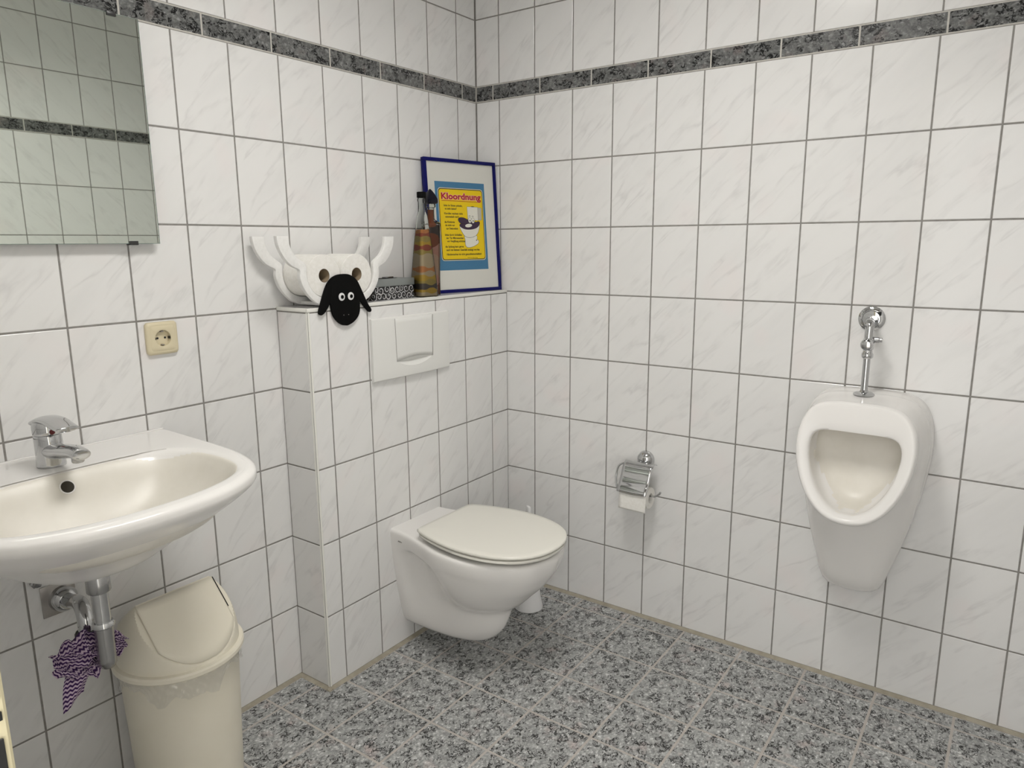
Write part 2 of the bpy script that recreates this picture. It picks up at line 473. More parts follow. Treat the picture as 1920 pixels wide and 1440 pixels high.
# right wall runs towards -y
fr_ = frame_of((0, 0, 0), (0, -1, 0), (0, 0, 1))  # normal = -x
tiles(wr, fr_, cuts(C0, PX, -YB, .001), ZL, M['tile'], jit=JIT, skip=lambda u0, u1, v0, v1: u1 < BD - .01 and v1 < LEDGE - .02)
tiles(wr, fr_, cuts(C0, PX, -YB, .001), ZU, M['tile'], jit=JIT)
tiles(wr, fr_, cuts(.077, .2033, -YB, .001), [ZB0, ZB1], M['border'], 'border_tile', jit=JIT * .5)
# wall opposite the mirror
fb = frame_of((0, YB, 0), (-1, 0, 0), (0, 0, 1))  # normal +y
tiles(wb, fb, cuts(.143, PX, -XD, .001), ZL, M['tile'], jit=JIT)
tiles(wb, fb, cuts(.143, PX, -XD, .001), ZU, M['tile'], jit=JIT)
tiles(wb, fb, cuts(.10, .2033, -XD, .001), [ZB0, ZB1], M['border'], 'border_tile', jit=JIT * .5)
for par, lo, hi in ((wl, (XD, TH - .0005, ZB0 - .001), (0, TH + .01, ZB1 + .001)), (wr, (TH - .0005, YB, ZB0 - .001), (TH + .01, 0, ZB1 + .001)), (wb, (XD, YB - TH - .01, ZB0 - .001), (0, YB - TH + .0005, ZB1 + .001))):
    box_obj('border_joint', lo, hi, M['lgrout'], par)
# door wall with an opening y -1.30 .. -2.03, z 0 .. 2.02
DY0, DY1, DZ = -1.252, -2.045, 2.02
bm = bmesh.new()
for lo, hi in (((XD - .12, DY0 + .03, -.02), (XD - TH, TH, ZC)), ((XD - .12, YB - .02, -.02), (XD - TH, DY1 - .02, ZC)), ((XD - .12, DY1 - .02, DZ + .03), (XD - TH, DY0 + .03, ZC))):
    add_box(bm, [(a + b) / 2 for a, b in zip(lo, hi)], [abs(b - a) for a, b in zip(lo, hi)])
wd = struct(bm_obj('wall_door', bm, M['grout'], smooth=False)); wd['label'] = 'tiled wall with the doorway the picture is taken from'
fd = frame_of((XD, 0, 0), (0, 1, 0), (0, 0, 1))   # normal +x
usd = neg(cuts(.12, PX, -DY0 - .06, .001))
tiles(wd, fd, usd, ZL, M['tile'], jit=JIT); tiles(wd, fd, usd, ZU, M['tile'], jit=JIT)
tiles(wd, fd, neg(cuts(.09, .2033, -DY0 - .06, .001)), [ZB0, ZB1], M['border'], 'border_tile')

# floor
fo = struct(box_obj('floor', (XD - 1.2, YB - .12, -.05), (.02, .02, -.0047), M['fgrout'])); fo['label'] = 'grey speckled granite look tile floor'
ff = frame_of((0, 0, -.004), (1, 0, 0), (0, 1, 0))
fxs = neg(cuts(FX0, FP, -XD + .11, .012)); fys = neg(cuts(FY0, FP, -YB - .002, .012))
def fskip(u0, u1, v0, v1): return u0 > BL - .01 and v0 > -BD - .005
xs_box = [a for a in fxs]
for (u0, u1) in zip(fxs[:-1], fxs[1:]):
    for (v0, v1) in zip(fys[:-1], fys[1:]):
        a0, a1, b0, b1 = u0, u1, v0, v1
        if (a0 + a1) / 2 > BL - .02 and b1 > -BD - .012:
            if b0 > -BD - .03: continue
            b1 = -BD - .012
        w, h = a1 - a0 - .0068, b1 - b0 - .0068
        o = bpy.data.objects.new('floor_tile', tile_mesh(w, h, M['floor'], .0007, .004))
        m_ = ff((a0 + a1) / 2, (b0 + b1) / 2)
        o.matrix_world = m_ @ Matrix.Rotation(random.gauss(0, .0008), 4, 'X') @ Matrix.Rotation(random.choice((0, pi)), 4, 'Z')
        link(o, fo)
ce = struct(box_obj('ceiling', (XD - 1.2, YB - .12, ZC), (.12, .12, ZC + .05), M['plaster'])); ce['label'] = 'plain white ceiling'

# cistern box (tiled pre-wall)
bx = struct(box_obj('wall_cistern', (BL + TH, -BD + TH, -.02), (TH, TH, LEDGE - .008), M['grout'])); bx['label'] = 'tiled boxed-in cistern wall behind the toilet'
fbx = frame_of((0, -BD, 0), (1, 0, 0), (0, 0, 1))
bus = [BL + .006]; xx = E0
while xx < -.012: bus.append(xx); xx += PX
bus.append(-.001)
BZ = ZL[:5] + [LEDGE - .0115]
tiles(bx, fbx, bus, BZ, M['tile'], jit=JIT)
fbs = frame_of((BL, 0, 0), (0, -1, 0), (0, 0, 1))     # left side, normal -x
tiles(bx, fbs, [.001, BD - .006], BZ, M['tile'], jit=JIT * .3)
fbt = frame_of((0, 0, LEDGE), (1, 0, 0), (0, 1, 0))
tiles(bx, fbt, bus, [-BD + .006, -.001], M['tile'], 'ledge_tile', g=.0008)
def qround(name, a, b, dirs, r, parent):
    """quarter round trim along a-b, dirs = two outward unit vectors"""
    A, B = Vector(a), Vector(b); d1, d2 = Vector(dirs[0]), Vector(dirs[1])
    pts = [d1 * 0 + d2 * 0] + [d1 * (r * cos(t)) + d2 * (r * sin(t)) for t in [pi / 2 * k / 6 for k in range(7)]]
    V = [A + p for p in pts] + [B + p for p in pts]; n = len(pts)
    F = [(i, (i + 1) % n, n + (i + 1) % n, n + i) for i in range(n)] + [tuple(range(n)), tuple(range(n, 2 * n))]
    return mesh_obj(name, V, F, M['trim'], parent)
r_ = .007
qround('corner_trim', (BL + r_, -BD + r_, 0), (BL + r_, -BD + r_, LEDGE - .011), ((-1, 0, 0), (0, -1, 0)), r_ + .0006, bx)
box_obj('edge_trim', (BL - .0012, -BD - .0014, LEDGE - .0100), (-.001, -BD + .006, LEDGE + .0004), M['trim'], bx, .0012)
box_obj('edge_trim', (BL - .0014, -BD + .006, LEDGE - .0100), (BL + .006, -.001, LEDGE + .0004), M['trim'], bx, .0012)
# silicone joints along the floor
def fillet(name, a, b, n_in, parent, r=.0135):
    A, B = Vector(a), Vector(b); n_in = Vector(n_in)
    P = [(0, -.006), (0, .0015), (r * .35, -.0008), (r, -.0036), (r, -.006)]
    V = [A + n_in * p[0] + Vector((0, 0, p[1])) for p in P] + [B + n_in * p[0] + Vector((0, 0, p[1])) for p in P]
    n = len(P); F = [(i, i + 1, n + i + 1, n + i) for i in range(n - 1)]
    return mesh_obj(name, V, F, M['sealant'], parent)
fillet('sealant_joint', (.001, YB, 0), (.001, -BD, 0), (-1, 0, 0), fo)
fillet('sealant_joint', (BL - .012, -BD + .001, 0), (0, -BD + .001, 0), (0, -1, 0), fo)
fillet('sealant_joint', (BL + .001, -BD - .012, 0), (BL + .001, 0, 0), (-1, 0, 0), fo)
fillet('sealant_joint', (XD, .001, 0), (BL, .001, 0), (0, -1, 0), fo)

# door frame: steel jamb with strike plate at the left edge of the view
dj = struct(empty('door_1', (XD, DY0, 0))); dj['label'] = 'cream lacquered steel door frame with black strike plate'
def jamb(y_in, s, z1):
    """profile swept up; s=+1 jamb on the +y side of the opening"""
    prof = [(.0, .055), (.013, .055), (.013, .002), (.011, 0), (-.045, 0), (-.047, -.012), (-.13, -.012), (-.135, -.010), (-.135, .055), (-.12, .055), (-.12, .03), (.0, .03)]
    V = [Vector((XD + a - 0, y_in + s * b, z)) for z in (0, z1) for a, b in prof]; n = len(prof)
    F = [(i, (i + 1) % n, n + (i + 1) % n, n + i) for i in range(n)] + [tuple(range(n)), tuple(range(n, 2 * n))]
    V = [v - Vector((XD, DY0, 0)) for v in V]
    o = mesh_obj('jamb', V, F, M['jamb'], dj, smooth=False); return o
jamb(DY0, 1, DZ); jamb(DY1, -1, DZ)
box_obj('door_head', (-.135, DY1 - DY0 - .055, DZ - .0), (.013, .055, DZ + .055), M['jamb'], dj)
# strike plate with latch and bolt openings, on the jamb face
sp = box_obj('strike_plate', (-.030, -.0022, .90), (.0085, -.0002, 1.032), M['rubber'], dj, .001)
box_obj('latch_hole', (-.020, -.0016, 1.0435), (.0094, -.0002, 1.0490), M['dark'], dj)
box_obj('latch_hole', (-.020, -.0016, 1.0575), (.0096, -.0002, 1.0650), M['dark'], dj)

# ------------------------------------------------------------------ ceiling lamp
LX, LY = -1.22, -1.03
lt = empty('ceiling_lamp', (LX, LY, ZC)); tag(lt, 'rectangular white ceiling lamp with opal diffuser', 'lamp')
bm = bmesh.new()
for lo, hi in (((-.34, -.20, -.012), (.34, .20, 0)), ((-.34, -.20, -.105), (-.33, .20, -.012)), ((.33, -.20, -.105), (.34, .20, -.012)), ((-.33, -.20, -.105), (.33, -.19, -.012)), ((-.33, .19, -.105), (.33, .20, -.012))):
    add_box(bm, [(a + b) / 2 for a, b in zip(lo, hi)], [abs(b - a) for a, b in zip(lo, hi)])
bm_obj('housing', bm, M['housing'], lt, False)  # unseen deep sides, added to keep lamp light off the upper walls
box_obj('diffuser', (-.325, -.185, -.018), (.325, .185, -.013), M['diff'], lt)

# ------------------------------------------------------------------ mirror
MX0, MX1, MZ0, MZ1, MY = -1.93, -1.2695, 1.3265, 1.8255, -.022
mr = empty('wall_mirror', ((MX0 + MX1) / 2, 0, MZ0)); tag(mr, 'frameless rectangular mirror on the tiles above the washbasin', 'mirror')
mo = Vector(mr.location)
def loc(o, p): return Vector(p) - o
mg = box_obj('glass', loc(mo, (MX0, MY, MZ0)), loc(mo, (MX1, MY + .004, MZ1)), M['mirror_edge'], mr)
mesh_obj('silvering', [loc(mo, p) for p in ((MX0 + .001, MY - .0003, MZ0 + .001), (MX1 - .0015, MY - .0003, MZ0 + .001), (MX1 - .0015, MY - .0003, MZ1 - .001), (MX0 + .001, MY - .0003, MZ1 - .001))], [(0, 1, 2, 3)], M['mirror'], mr, smooth=False)
box_obj('backing_board', loc(mo, (MX0 + .03, MY + .004, MZ0 + .012)), loc(mo, (MX1 - .012, 0, MZ1 - .03)), M['steel'], mr)
for px_, pz_, s in ((-1.333, MZ0, -1), (-1.86, MZ0, -1), (-1.330, MZ1, 1), (-1.86, MZ1, 1)):
    bm = bmesh.new()
    add_box(bm, loc(mo, (px_, MY + .006, pz_ + s * .0015)), (.020, .018, .003), .0008)
    add_box(bm, loc(mo, (px_, MY - .0018, pz_ - s * .0025)), (.020, .0028, .008), .0008)
    bm_obj('clip', bm, M['dclip'], mr)

# ------------------------------------------------------------------ washbasin
SX = -1.600
wbn = empty('washbasin', (SX, 0, .872)); tag(wbn, 'wide white ceramic washbasin mounted on the tiles below the mirror', 'washbasin')
so = Vector(wbn.location)
def basin_outline(hw, front, back=-.001, sq=1.0, wid=.62):
    """half plan outline mirrored: straight back, sides bowing into a broad front"""
    d = front - back
    half = [(hw, back), (hw, back), (hw * 1.0, back + d * .2), (hw * .995, back + d * .42), (hw * .945, back + d * .68), (hw * .80, back + d * .855), (hw * .52, back + d * .955), (hw * .26, back + d * .99), (0, front)]
    full = half + [(-x, y) for x, y in reversed(half[:-1])]
    return chaikin(full, 3)
def bowl_edge(k=1.0, dy=0.0):
    half = [(.0, -.168), (.10, -.168), (.178, -.178), (.222, -.210), (.243, -.275), (.245, -.355), (.232, -.415), (.198, -.462), (.13, -.495), (.06, -.510), (0, -.513)]
    full = half + [(-x, y) for x, y in reversed(half[1:-1])]
    c = (-.0, -.32)
    return chaikin([(x * k, c[1] + (y - c[1]) * k + dy) for x, y in full], 3)
NB = 120; bc = (0, -.32)
def bl_(pts, z): return [Vector((x, y, z - .872)) for x, y in polar(pts, bc, NB)]
A = lambda hw, f, b=-.001: basin_outline(hw, f, b)
loops = [bl_(A(.060, -.330, -.19), .694), bl_(A(.095, -.345, -.14), .697), bl_(A(.135, -.366, -.07), .709), bl_(A(.180, -.400, -.02), .736), bl_(A(.227, -.449, -.001), .770), bl_(A(.272, -.507), .808), bl_(A(.2995, -.551), .843), bl_(A(.3035, -.5565), .860),
         bl_(A(.3005, -.5535), .8685), bl_(A(.293, -.545, -.004), .8725), bl_(A(.286, -.538, -.010), .8729)]
top = [bl_(bowl_edge(1.085), .8727), bl_(bowl_edge(1.045), .8719), bl_(bowl_edge(1.012), .8698), bl_(bowl_edge(.988, -.001), .8660), bl_(bowl_edge(.968, -.004), .8590), bl_(bowl_edge(.935, -.008), .846), bl_(bowl_edge(.865, -.016), .816), bl_(bowl_edge(.74, -.022), .784), bl_(bowl_edge(.52, -.014), .760), bl_(bowl_edge(.26, .004), .749), bl_(bowl_edge(.10, .014), .745)]
V, F = loft(loops + top, 3)
bs = mesh_obj('basin', V, F, M['ceramic'], wbn, auto=70)
bs.data.materials.append(M['bowl'])
for p in bs.data.polygons:
    c = p.center
    if p.normal.z > .05 and c.z < -.0035 and (abs(c.x) / .250) ** 2.6 + (abs(c.y + .341) / .178) ** 2.6 < 1: p.material_index = 1
# upstand along the wall at the back of the deck
prism('back_edge', [(-.298, 0), (.298, 0), (.298, .0035), (-.298, .0035)], lambda a, b, t: Vector((a, t, b)), -.010, -.0005, M['ceramic'], wbn, .001)
# overflow hole
def disc_frame(c, n, rings_, m, name, parent, nseg=24):
    n = Vector(n).normalized(); a = Vector((1, 0, 0)); a = (a - n * a.dot(n)).normalized(); b = n.cross(a); c = Vector(c)
    L = [[c + n * h + a * (r * cos(2 * pi * k / nseg)) + b * (r * sin(2 * pi * k / nseg)) for k in range(nseg)] for r, h in rings_]
    V, F = loft(L, 1, False, True)
    return mesh_obj(name, V, F, m, parent)
on = Vector((0, -.86, .52))
oc = Vector((-.006, -.1875, .8435 - .872))
disc_frame(oc, on, [(.0150, -.002), (.0150, .0012), (.0128, .0014), (.0122, .0010)], M['ceramic'], 'overflow_rim', wbn)
disc_frame(oc, on, [(.0124, .0016), (.0004, .0016)], M['hole'], 'overflow_hole', wbn)
dr = lathe([(.031, -.001), (.031, .002), (.024, .003), (.020, 0), (.004, -.002)], 'z', (0, -.29, .7465 - .872), 28, 1, False, True)
mesh_obj('drain', *dr, M['chrome'], wbn)

# ------------------------------------------------------------------ faucet
fc = empty('basin_mixer_tap', (-1.597, -.105, .8725)); tag(fc, 'chrome single-lever mixer tap on the washbasin', 'tap')
def oval(cx, cy, z, rx, ry, n=32): return [Vector((cx + rx * cos(2 * pi * k / n), cy + ry * sin(2 * pi * k / n), z)) for k in range(n)]
V, F = loft([oval(0, 0, 0, .0265, .027), oval(0, 0, .003, .0275, .028), oval(0, 0, .010, .0268, .0275), oval(0, .001, .030, .0262, .027), oval(0, .002, .055, .0258, .0265), oval(0, .003, .066, .0252, .0258), oval(0, .003, .068, .0235, .024)], 3)
mesh_obj('body', V, F, M['chrome'], fc)
V, F = lathe([(.0262, 0), (.0270, .0005), (.0270, .0020), (.0262, .0025)], 'z', (0, 0, -.0015), 32)
mesh_obj('gasket', V, F, M['rubber'], fc)
# spout
sp_path = [(0, -.005, .034), (0, -.035, .036), (0, -.075, .043), (0, -.112, .048), (0, -.138, .047), (0, -.148, .044)]
V, F = tube_vf(sp_path, lambda t: .0175 * (1 - .42 * t) if t < .93 else .0105 * (1 - (t - .93) / .07 * .55), 20, 6, True, lambda t: .0215 * (1 - .22 * t) if t < .9 else .0168 * max(.35, 1 - ((t - .9) / .1) ** 2 * .6))
mesh_obj('spout', V, F, M['chrome'], fc)
V, F = lathe([(.0105, 0), (.0115, -.002), (.0115, -.010), (.0100, -.012), (.0085, -.0118)], 'z', (0, -.124, .0405), 24)
mesh_obj('aerator', V, F, M['satin'], fc)
# lever cap: dome with a forward paddle
V, F = loft([oval(0, .003, .0685, .0255, .0258), oval(0, .003, .071, .0262, .0265), oval(0, .0035, .084, .0262, .0265), oval(0, .004, .094, .0245, .025), oval(0, .005, .100, .019, .020), oval(0, .006, .1025, .010, .010)], 3)
cap = mesh_obj('lever', V, F, M['chrome'], fc)
lv = [(0, .020, .092), (0, -.004, .1000), (0, -.036, .1010), (0, -.068, .0960), (0, -.092, .0925), (0, -.099, .0918)]
V, F = tube_vf(lv, lambda t: .0085 * (1 - .40 * t), 20, 6, True, lambda t: .0258 - .004 * t if t < .9 else .0209 * (1 - ((t - .9) / .1) ** 2 * .45))
mesh_obj('paddle', V, F, M['chrome'], cap)
V, F = lathe([(.0055, 0), (.0055, -.0012), (.004, -.0018)], 'y', (0, -.0228, .0755), 20)
mesh_obj('temperature_mark', V, F, mat('red_mark', (.12, .008, .012), .3), cap)

# ------------------------------------------------------------------ drain trap under the basin
TX, TY = -1.600, -.255
tp = empty('drain_trap', (TX, TY, .46)); tag(tp, 'chrome drain trap pipe under the washbasin', 'drain pipe')
to = Vector(tp.location)
def T(p): return Vector(p) - to
mesh_obj('coupling_nut', *lathe([(.0215, 0), (.0225, .002), (.0225, .030), (.0205, .034), (.0205, .060)], 'z', T((TX, TY, .633)), 28), M['satin'], tp)
mesh_obj('inlet_pipe', *lathe([(.0160, 0), (.0160, .095)], 'z', T((TX, TY, .555)), 28), M['chrome'], tp)
mesh_obj('collar', *lathe([(.0195, 0), (.0215, .002), (.0215, .007), (.0195, .010), (.0185, .012)], 'z', T((TX, TY, .555)), 28), M['chrome'], tp)
mesh_obj('sleeve', *lathe([(.006, -.008), (.012, -.006), (.0165, .002), (.0172, .012), (.0180, .088)], 'z', T((TX, TY, .470)), 28, 2), M['satin'], tp)
ub = [(TX, TY, .492), (TX, TY + .012, .474), (TX + .002, TY + .045, .466), (TX + .004, TY + .083, .474), (TX + .005, TY + .095, .498)]
tube('u_bend', [T(p) for p in ub], .0155, M['chrome'], tp, 20, 6)
mesh_obj('rubber_nut', *lathe([(.021, 0), (.0225, .003), (.0225, .012), (.020, .016)], 'z', T((TX + .005, TY + .095, .496)), 24), M['rubber'], tp)
el = [(TX + .005, TY + .095, .505), (TX + .007, TY + .098, .530), (TX + .012, TY + .115, .548), (TX + .020, TY + .150, .5535), (TX + .026, TY + .205, .5385), (TX + .027, TY + .25, .534)]
tube('wall_elbow', [T(p) for p in el], .0158, M['chrome'], tp, 20, 6)
mesh_obj('rosette', *lathe([(.0165, -.030), (.020, -.029), (.0275, -.018), (.030, -.006), (.030, 0)], 'y', T((TX + .027, -.002, .532)), 32, 2), M['chrome'], tp)
box_obj('wall_plate', T((TX - .016, -.0035, .497)), T((TX + .056, -.0006, .572)), M['steel'], tp, .001)
mesh_obj('fixing_bolt', *lathe([(.012, 0), (.012, -.005), (.008, -.007), (.008, -.016)], 'y', T((TX - .022, -.001, .588)), 6), M['satin'], tp)

# ------------------------------------------------------------------ cloth over the trap
def cloth():
    bm = bmesh.new(); uvl = bm.loops.layers.uv.new('UVMap')
    def patch(fn, nu, nv, su, sv):
        G_ = [[bm.verts.new(fn(i / nu, j / nv)) for j in range(nv + 1)] for i in range(nu + 1)]
        for i in range(nu):
            for j in range(nv):
                f = bm.faces.new((G_[i][j], G_[i + 1][j], G_[i + 1][j + 1], G_[i][j + 1]))
                for lp, (a, b) in zip(f.loops, ((i, j), (i + 1, j), (i + 1, j + 1), (i, j + 1))): lp[uvl].uv = (a / nu * su, b / nv * sv)
    def lerp_key(t, keys):
        for (t0, *a), (t1, *b) in zip(keys[:-1], keys[1:]):
            if t <= t1:
                k = (t - t0) / (t1 - t0); k = k * k * (3 - 2 * k)
                return [p + (q - p) * k for p, q in zip(a, b)]
        return keys[-1][1:]
    # bow: u from the left lobe, through the pinch behind the sleeve, to the right lobe
    keys = [(0, -.088, .512, .010), (.06, -.082, .512, .022), (.22, -.058, .505, .036), (.42, -.026, .503, .046), (.56, -.004, .505, .032), (.70, .012, .508, .024), (.86, .028, .505, .030), (1, .042, .498, .010)]
    def bow(u, v):
        cx, cz, hh = lerp_key(u, keys); s = (v - .5) * 2
        fold = .010 * sin(9 * u + 5 * s) + .008 * sin(17 * u - 9 * s + 1) + .006 * sin(4 * s * 3 + 23 * u)
        edge = .004 * sin(31 * u + 3 * s) * abs(s)
        return Vector((cx + .006 * sin(7 * s + 4 * u), .012 - .034 * max(0, u - .5) + fold * .8 - .014 * (1 - s * s) * sin(pi * u), cz + s * hh + edge - .018 * max(0, -s) * (1 - u)))
    patch(bow, 64, 30, .24, .15)
    def tail(u, v):
        s = u - .5
        return Vector((-.044 + s * .052 * (1 - .12 * v) - .020 * v, .016 + .006 * sin(5 * u + 4 * v) - .004 * v, .470 - .068 * v + s * .014 * v + .010 * u * v))
    patch(tail, 16, 18, .055, .075)
    o = bm_obj('cleaning_cloth', bm, M['cloth'], None, True, 180)
    return o
cl = cloth(); cl.location = (-1.594, -.226, -.010)
sm = cl.modifiers.new('solid', 'SOLIDIFY'); sm.thickness = .0012
tag(cl, 'crumpled purple and white chevron cloth hung on the drain trap', 'cloth')

# ------------------------------------------------------------------ swing bin
BXc, BYc = -1.400, -.164
bn = empty('swing_bin', (BXc, BYc, -.004)); tag(bn, 'cream plastic waste bin with swing lid under the washbasin', 'waste bin')
mesh_obj('bin_body', *lathe([(.110, 0), (.1175, .004), (.119, .02), (.1235, .15), (.1285, .28), (.1320, .362), (.1345, .365), (.1345, .385)], 'z', (0, 0, 0), 72), M['cream'], bn)
# lid: rim ring, dome cut by a sloping flap plane front and back
RZ, RH, RR = .386, .172, .1345
PL = math.atan2(.118, .130)
ridge_z = RZ + .142
def dome(x, y, z):
    for s in (-1, 1):
        # plane through the ridge line sloping down to y = s*.125 at RZ+.02
        nx, nz = .122, .120
        d = (s * y) * nx + (z - ridge_z) * nz
        if d > 0:
            L2 = nx * nx + nz * nz
            # push back along -y/-z onto the plane
            y -= s * d * nx / L2; z -= d * nz / L2
    return Vector((x, y, z))
L = []; n = 128
for r, z in ((.1325, .372), (.1425, .372), (.1450, .375), (.1450, .383), (.1425, .3875), (.1375, .3885)):
    L.append([Vector((r * cos(2 * pi * k / n), r * sin(2 * pi * k / n), z)) for k in range(n)])
for i in range(0, 41):
    ph = (pi / 2) * i / 41
    r = RR * cos(ph) ** .72; z = RZ + .003 + RH * sin(ph) ** 1.05
    L.append([dome(r * cos(2 * pi * k / n), r * sin(2 * pi * k / n), z) for k in range(n)])
V, F = loft(L, 1, False, True)
lid = mesh_obj('bin_lid', V, F, M['cream'], bn, auto=25)
# flap: panel lying on the front plane, following its lower arc
def flap_outline():
    nx, nz = .122, .120
    pts = []
    def on_plane(x, t):   # t: distance down the slope from the ridge
        dirv = Vector((0, -nz, -nx)).normalized(); return Vector((x, 0, ridge_z)) + dirv * t
    def edge_t(x):
        # where the dome surface meets the plane
        for q in range(400):
            t = .19 - q * .00045
            p = on_plane(x, t); rr = math.hypot(p.x, p.y) / RR
            if rr >= 1: continue
            ph = math.acos(min(1, rr ** (1 / .72))); z = RZ + .003 + RH * sin(ph) ** 1.05
            if z >= p.z: return t
        return 0
    xm = .094; N_ = 40
    top = [(-xm + 2 * xm * k / N_, .004) for k in range(N_ + 1)]
    low = [(x, max(.010, edge_t(x) - .006)) for x, _ in top]
    return top, low, on_plane, Vector((0, -nx, nz)).normalized()
top_, low_, onp, nrm = flap_outline()
V = []; F = []; R_ = 8
for (x, t0), (_, t1) in zip(top_, low_):
    for k in range(R_ + 1):
        t = t0 + (t1 - t0) * k / R_; e = min(k, R_ - k) / (R_ / 2)
        xe = 1 - abs(x) / .094
        V.append(onp(x, t) + nrm * (.0012 + .0045 * (1 - (1 - e) ** 2) * min(1, xe * 3)))
for i in range(len(top_) - 1):
    for k in range(R_): F.append((i * (R_ + 1) + k, (i + 1) * (R_ + 1) + k, (i + 1) * (R_ + 1) + k + 1, i * (R_ + 1) + k + 1))
fp = mesh_obj('swing_flap', V, F, M['cream'], lid, auto=80)
fs = fp.modifiers.new('s', 'SOLIDIFY'); fs.thickness = .002; fs.offset = 1
# gap along the right end of the flap
gp = [onp(.0965, .006 + k * .012) + nrm * .0012 for k in range(8)]
tube('flap_gap', gp, .0013, M['dark'], lid, 6, 2)
# clear bag skirt
random.seed(3)
n = 240; L = []
for i in range(13):
    t = i / 12; lp = []
    for k in range(n):
        a = 2 * pi * k / n
        low = .345 - .028 * (0.5 + .5 * sin(3 * a + 1.3)) - .012 * sin(7 * a) - .008 * sin(13 * a + 2) + .030 * max(0, sin(a + .35)) 
        z = .372 + (low - .372) * t
        rb = .1325 - (.372 - z) * .045
        r = rb + .0022 + .0034 * t * (1 + sin(23 * a + 5 * t)) * .6 + .0020 * sin(51 * a + 9 * t) * t + .0012 * sin(37 * a - 14 * t)
        lp.append(Vector((r * cos(a), r * sin(a), z)))
    L.append(lp)
V, F = loft(L, 1, False, False)
mesh_obj('bag_edge', V, F, M['bag'], bn, auto=180)

# ------------------------------------------------------------------ power socket
sk = empty('power_socket', (-1.2795, 0, 1.0985)); tag(sk, 'cream plastic power socket on the wall below the mirror', 'socket')
def sq(hw, r, y, n=48):
    """rounded square loop in the wall plane"""
    out = []
    for k in range(n):
        a = 2 * pi * (k + .5) / n; c_, s_ = cos(a), sin(a)
        p = 1 / (abs(c_) ** 12 + abs(s_) ** 12) ** (1 / 12)
        out.append(Vector((hw * p * c_, y, hw * p * s_)))
    return out
def ci(r, y, n=48, x0=0): return [Vector((r * cos(2 * pi * (k + .5) / n) + x0, y, r * sin(2 * pi * (k + .5) / n))) for k in range(n)]
V, F = loft([sq(.0400, 0, -.0005), sq(.0402, 0, -.005), sq(.0385, 0, -.0085), sq(.0320, 0, -.0105), sq(.0312, 0, -.0102), sq(.0305, 0, -.0108), ci(.0205, -.0112), ci(.0198, -.0108)], 1, False, False)
mesh_obj('cover_frame', V, F, M['creamsock'], sk, auto=50)
V, F = loft([ci(.0198, -.0108), ci(.0192, -.0012), ci(.003, -.0012)], 1, False, True)
mesh_obj('insert', V, F, M['creamsock'], sk)
for x_ in (-.0095, .0095):
    V, F = lathe([(.0027, -.0020), (.0027, -.0016), (.0005, -.0015)], 'y', (x_, 0, 0), 14); mesh_obj('pin_hole', V, F, M['dark'], sk)
for s_ in (-1, 1):
    box_obj('earth_clip', (-.0035, -.009, s_ * .0165 - .0015), (.0035, -.002, s_ * .0165 + .0015), M['steel'], sk, .0006)
    box_obj('guide_notch', (s_ * .0180 - .0014, -.0095, -.003), (s_ * .0180 + .0014, -.002, .003), M['hole'], sk)

# ------------------------------------------------------------------ flush plate
FPX0, FPX1, FPZ0, FPZ1 = -.710, -.356, .9075, 1.1005
fpt = empty('flush_plate', ((FPX0 + FPX1) / 2, -BD, FPZ0)); tag(fpt, 'white flush plate with a wide push button above the toilet', 'flush plate')
fw_, fh_ = (FPX1 - FPX0), FPZ1 - FPZ0
def plate_h(u): return .011 + .006 * (1 - (2 * u - 1) ** 2)      # slightly bowed front
BU0, BU1, BV = .275, .745, .27
def a1(u):
    k = (u - BU0) / (BU1 - BU0)
    return BV - .105 * max(0, 1 - (2 * k - 1) ** 2) if 0 < k < 1 else BV
def a2(u):
    k = (u - BU0) / (BU1 - BU0)
    return BV + .045 * max(0, 1 - (2 * k - 1) ** 2) if 0 < k < 1 else BV
NU = 80; V = []; F = []
rows = None
ucols = sorted(set([k / NU for k in range(NU + 1)] + [BU0, BU1]))
for u in ucols:
    x = (u - .5) * fw_; h = plate_h(u); k = (u - BU0) / (BU1 - BU0)
    lens = max(0, 1 - (2 * k - 1) ** 2) if 0 < k < 1 else 0
    p, q = a1(u), a2(u); mid = (p + q) / 2 + .015 * lens
    col = [(0, 0), (0, h * .72), (.012, h * .95), (.03, h), (p * .6, h), (p, h), (p + (mid - p) * .5, h - .006 * lens), (mid, h - .0125 * lens), (q - .001, h - .0135 * lens), (q, h), (q + (1 - q) * .33, h), (q + (1 - q) * .7, h), (.965, h), (.985, h * .95), (1, h * .7), (1, 0)]
    rows = len(col)
    for v, d in col: V.append((x, -d, v * fh_))
for i in range(len(ucols) - 1):
    for r in range(rows - 1): F.append((i * rows + r, (i + 1) * rows + r, (i + 1) * rows + r + 1, i * rows + r + 1))
F.append(tuple(range(rows))); F.append(tuple((len(ucols) - 1) * rows + r for r in range(rows)))
mesh_obj('plate', V, F, M['wplastic'], fpt, auto=30)
V = []; F = []; NN = 36
for i in range(NN + 1):
    u = BU0 + (BU1 - BU0) * i / NN; ub_ = u
    for r in range(10):
        v = a2(u) + (.972 - a2(u)) * r / 9
        ins = .012 * (v - BV) / (1 - BV)          # sides lean inwards a little towards the top
        uu = .51 + (u - .51) * (1 + ins * 0 + .06 * (v - BV))
        V.append(((uu - .5) * fw_, -(plate_h(u) + .0003 + .0007 * sin(pi * min(1, r / 9))), v * fh_))
for i in range(NN):
    for r in range(9): F.append((i * 10 + r, (i + 1) * 10 + r, (i + 1) * 10 + r + 1, i * 10 + r + 1))
pb = mesh_obj('push_button', V, F, M['wplastic'], fpt, auto=60)
ps = pb.modifiers.new('s', 'SOLIDIFY'); ps.thickness = .002; ps.offset = -1
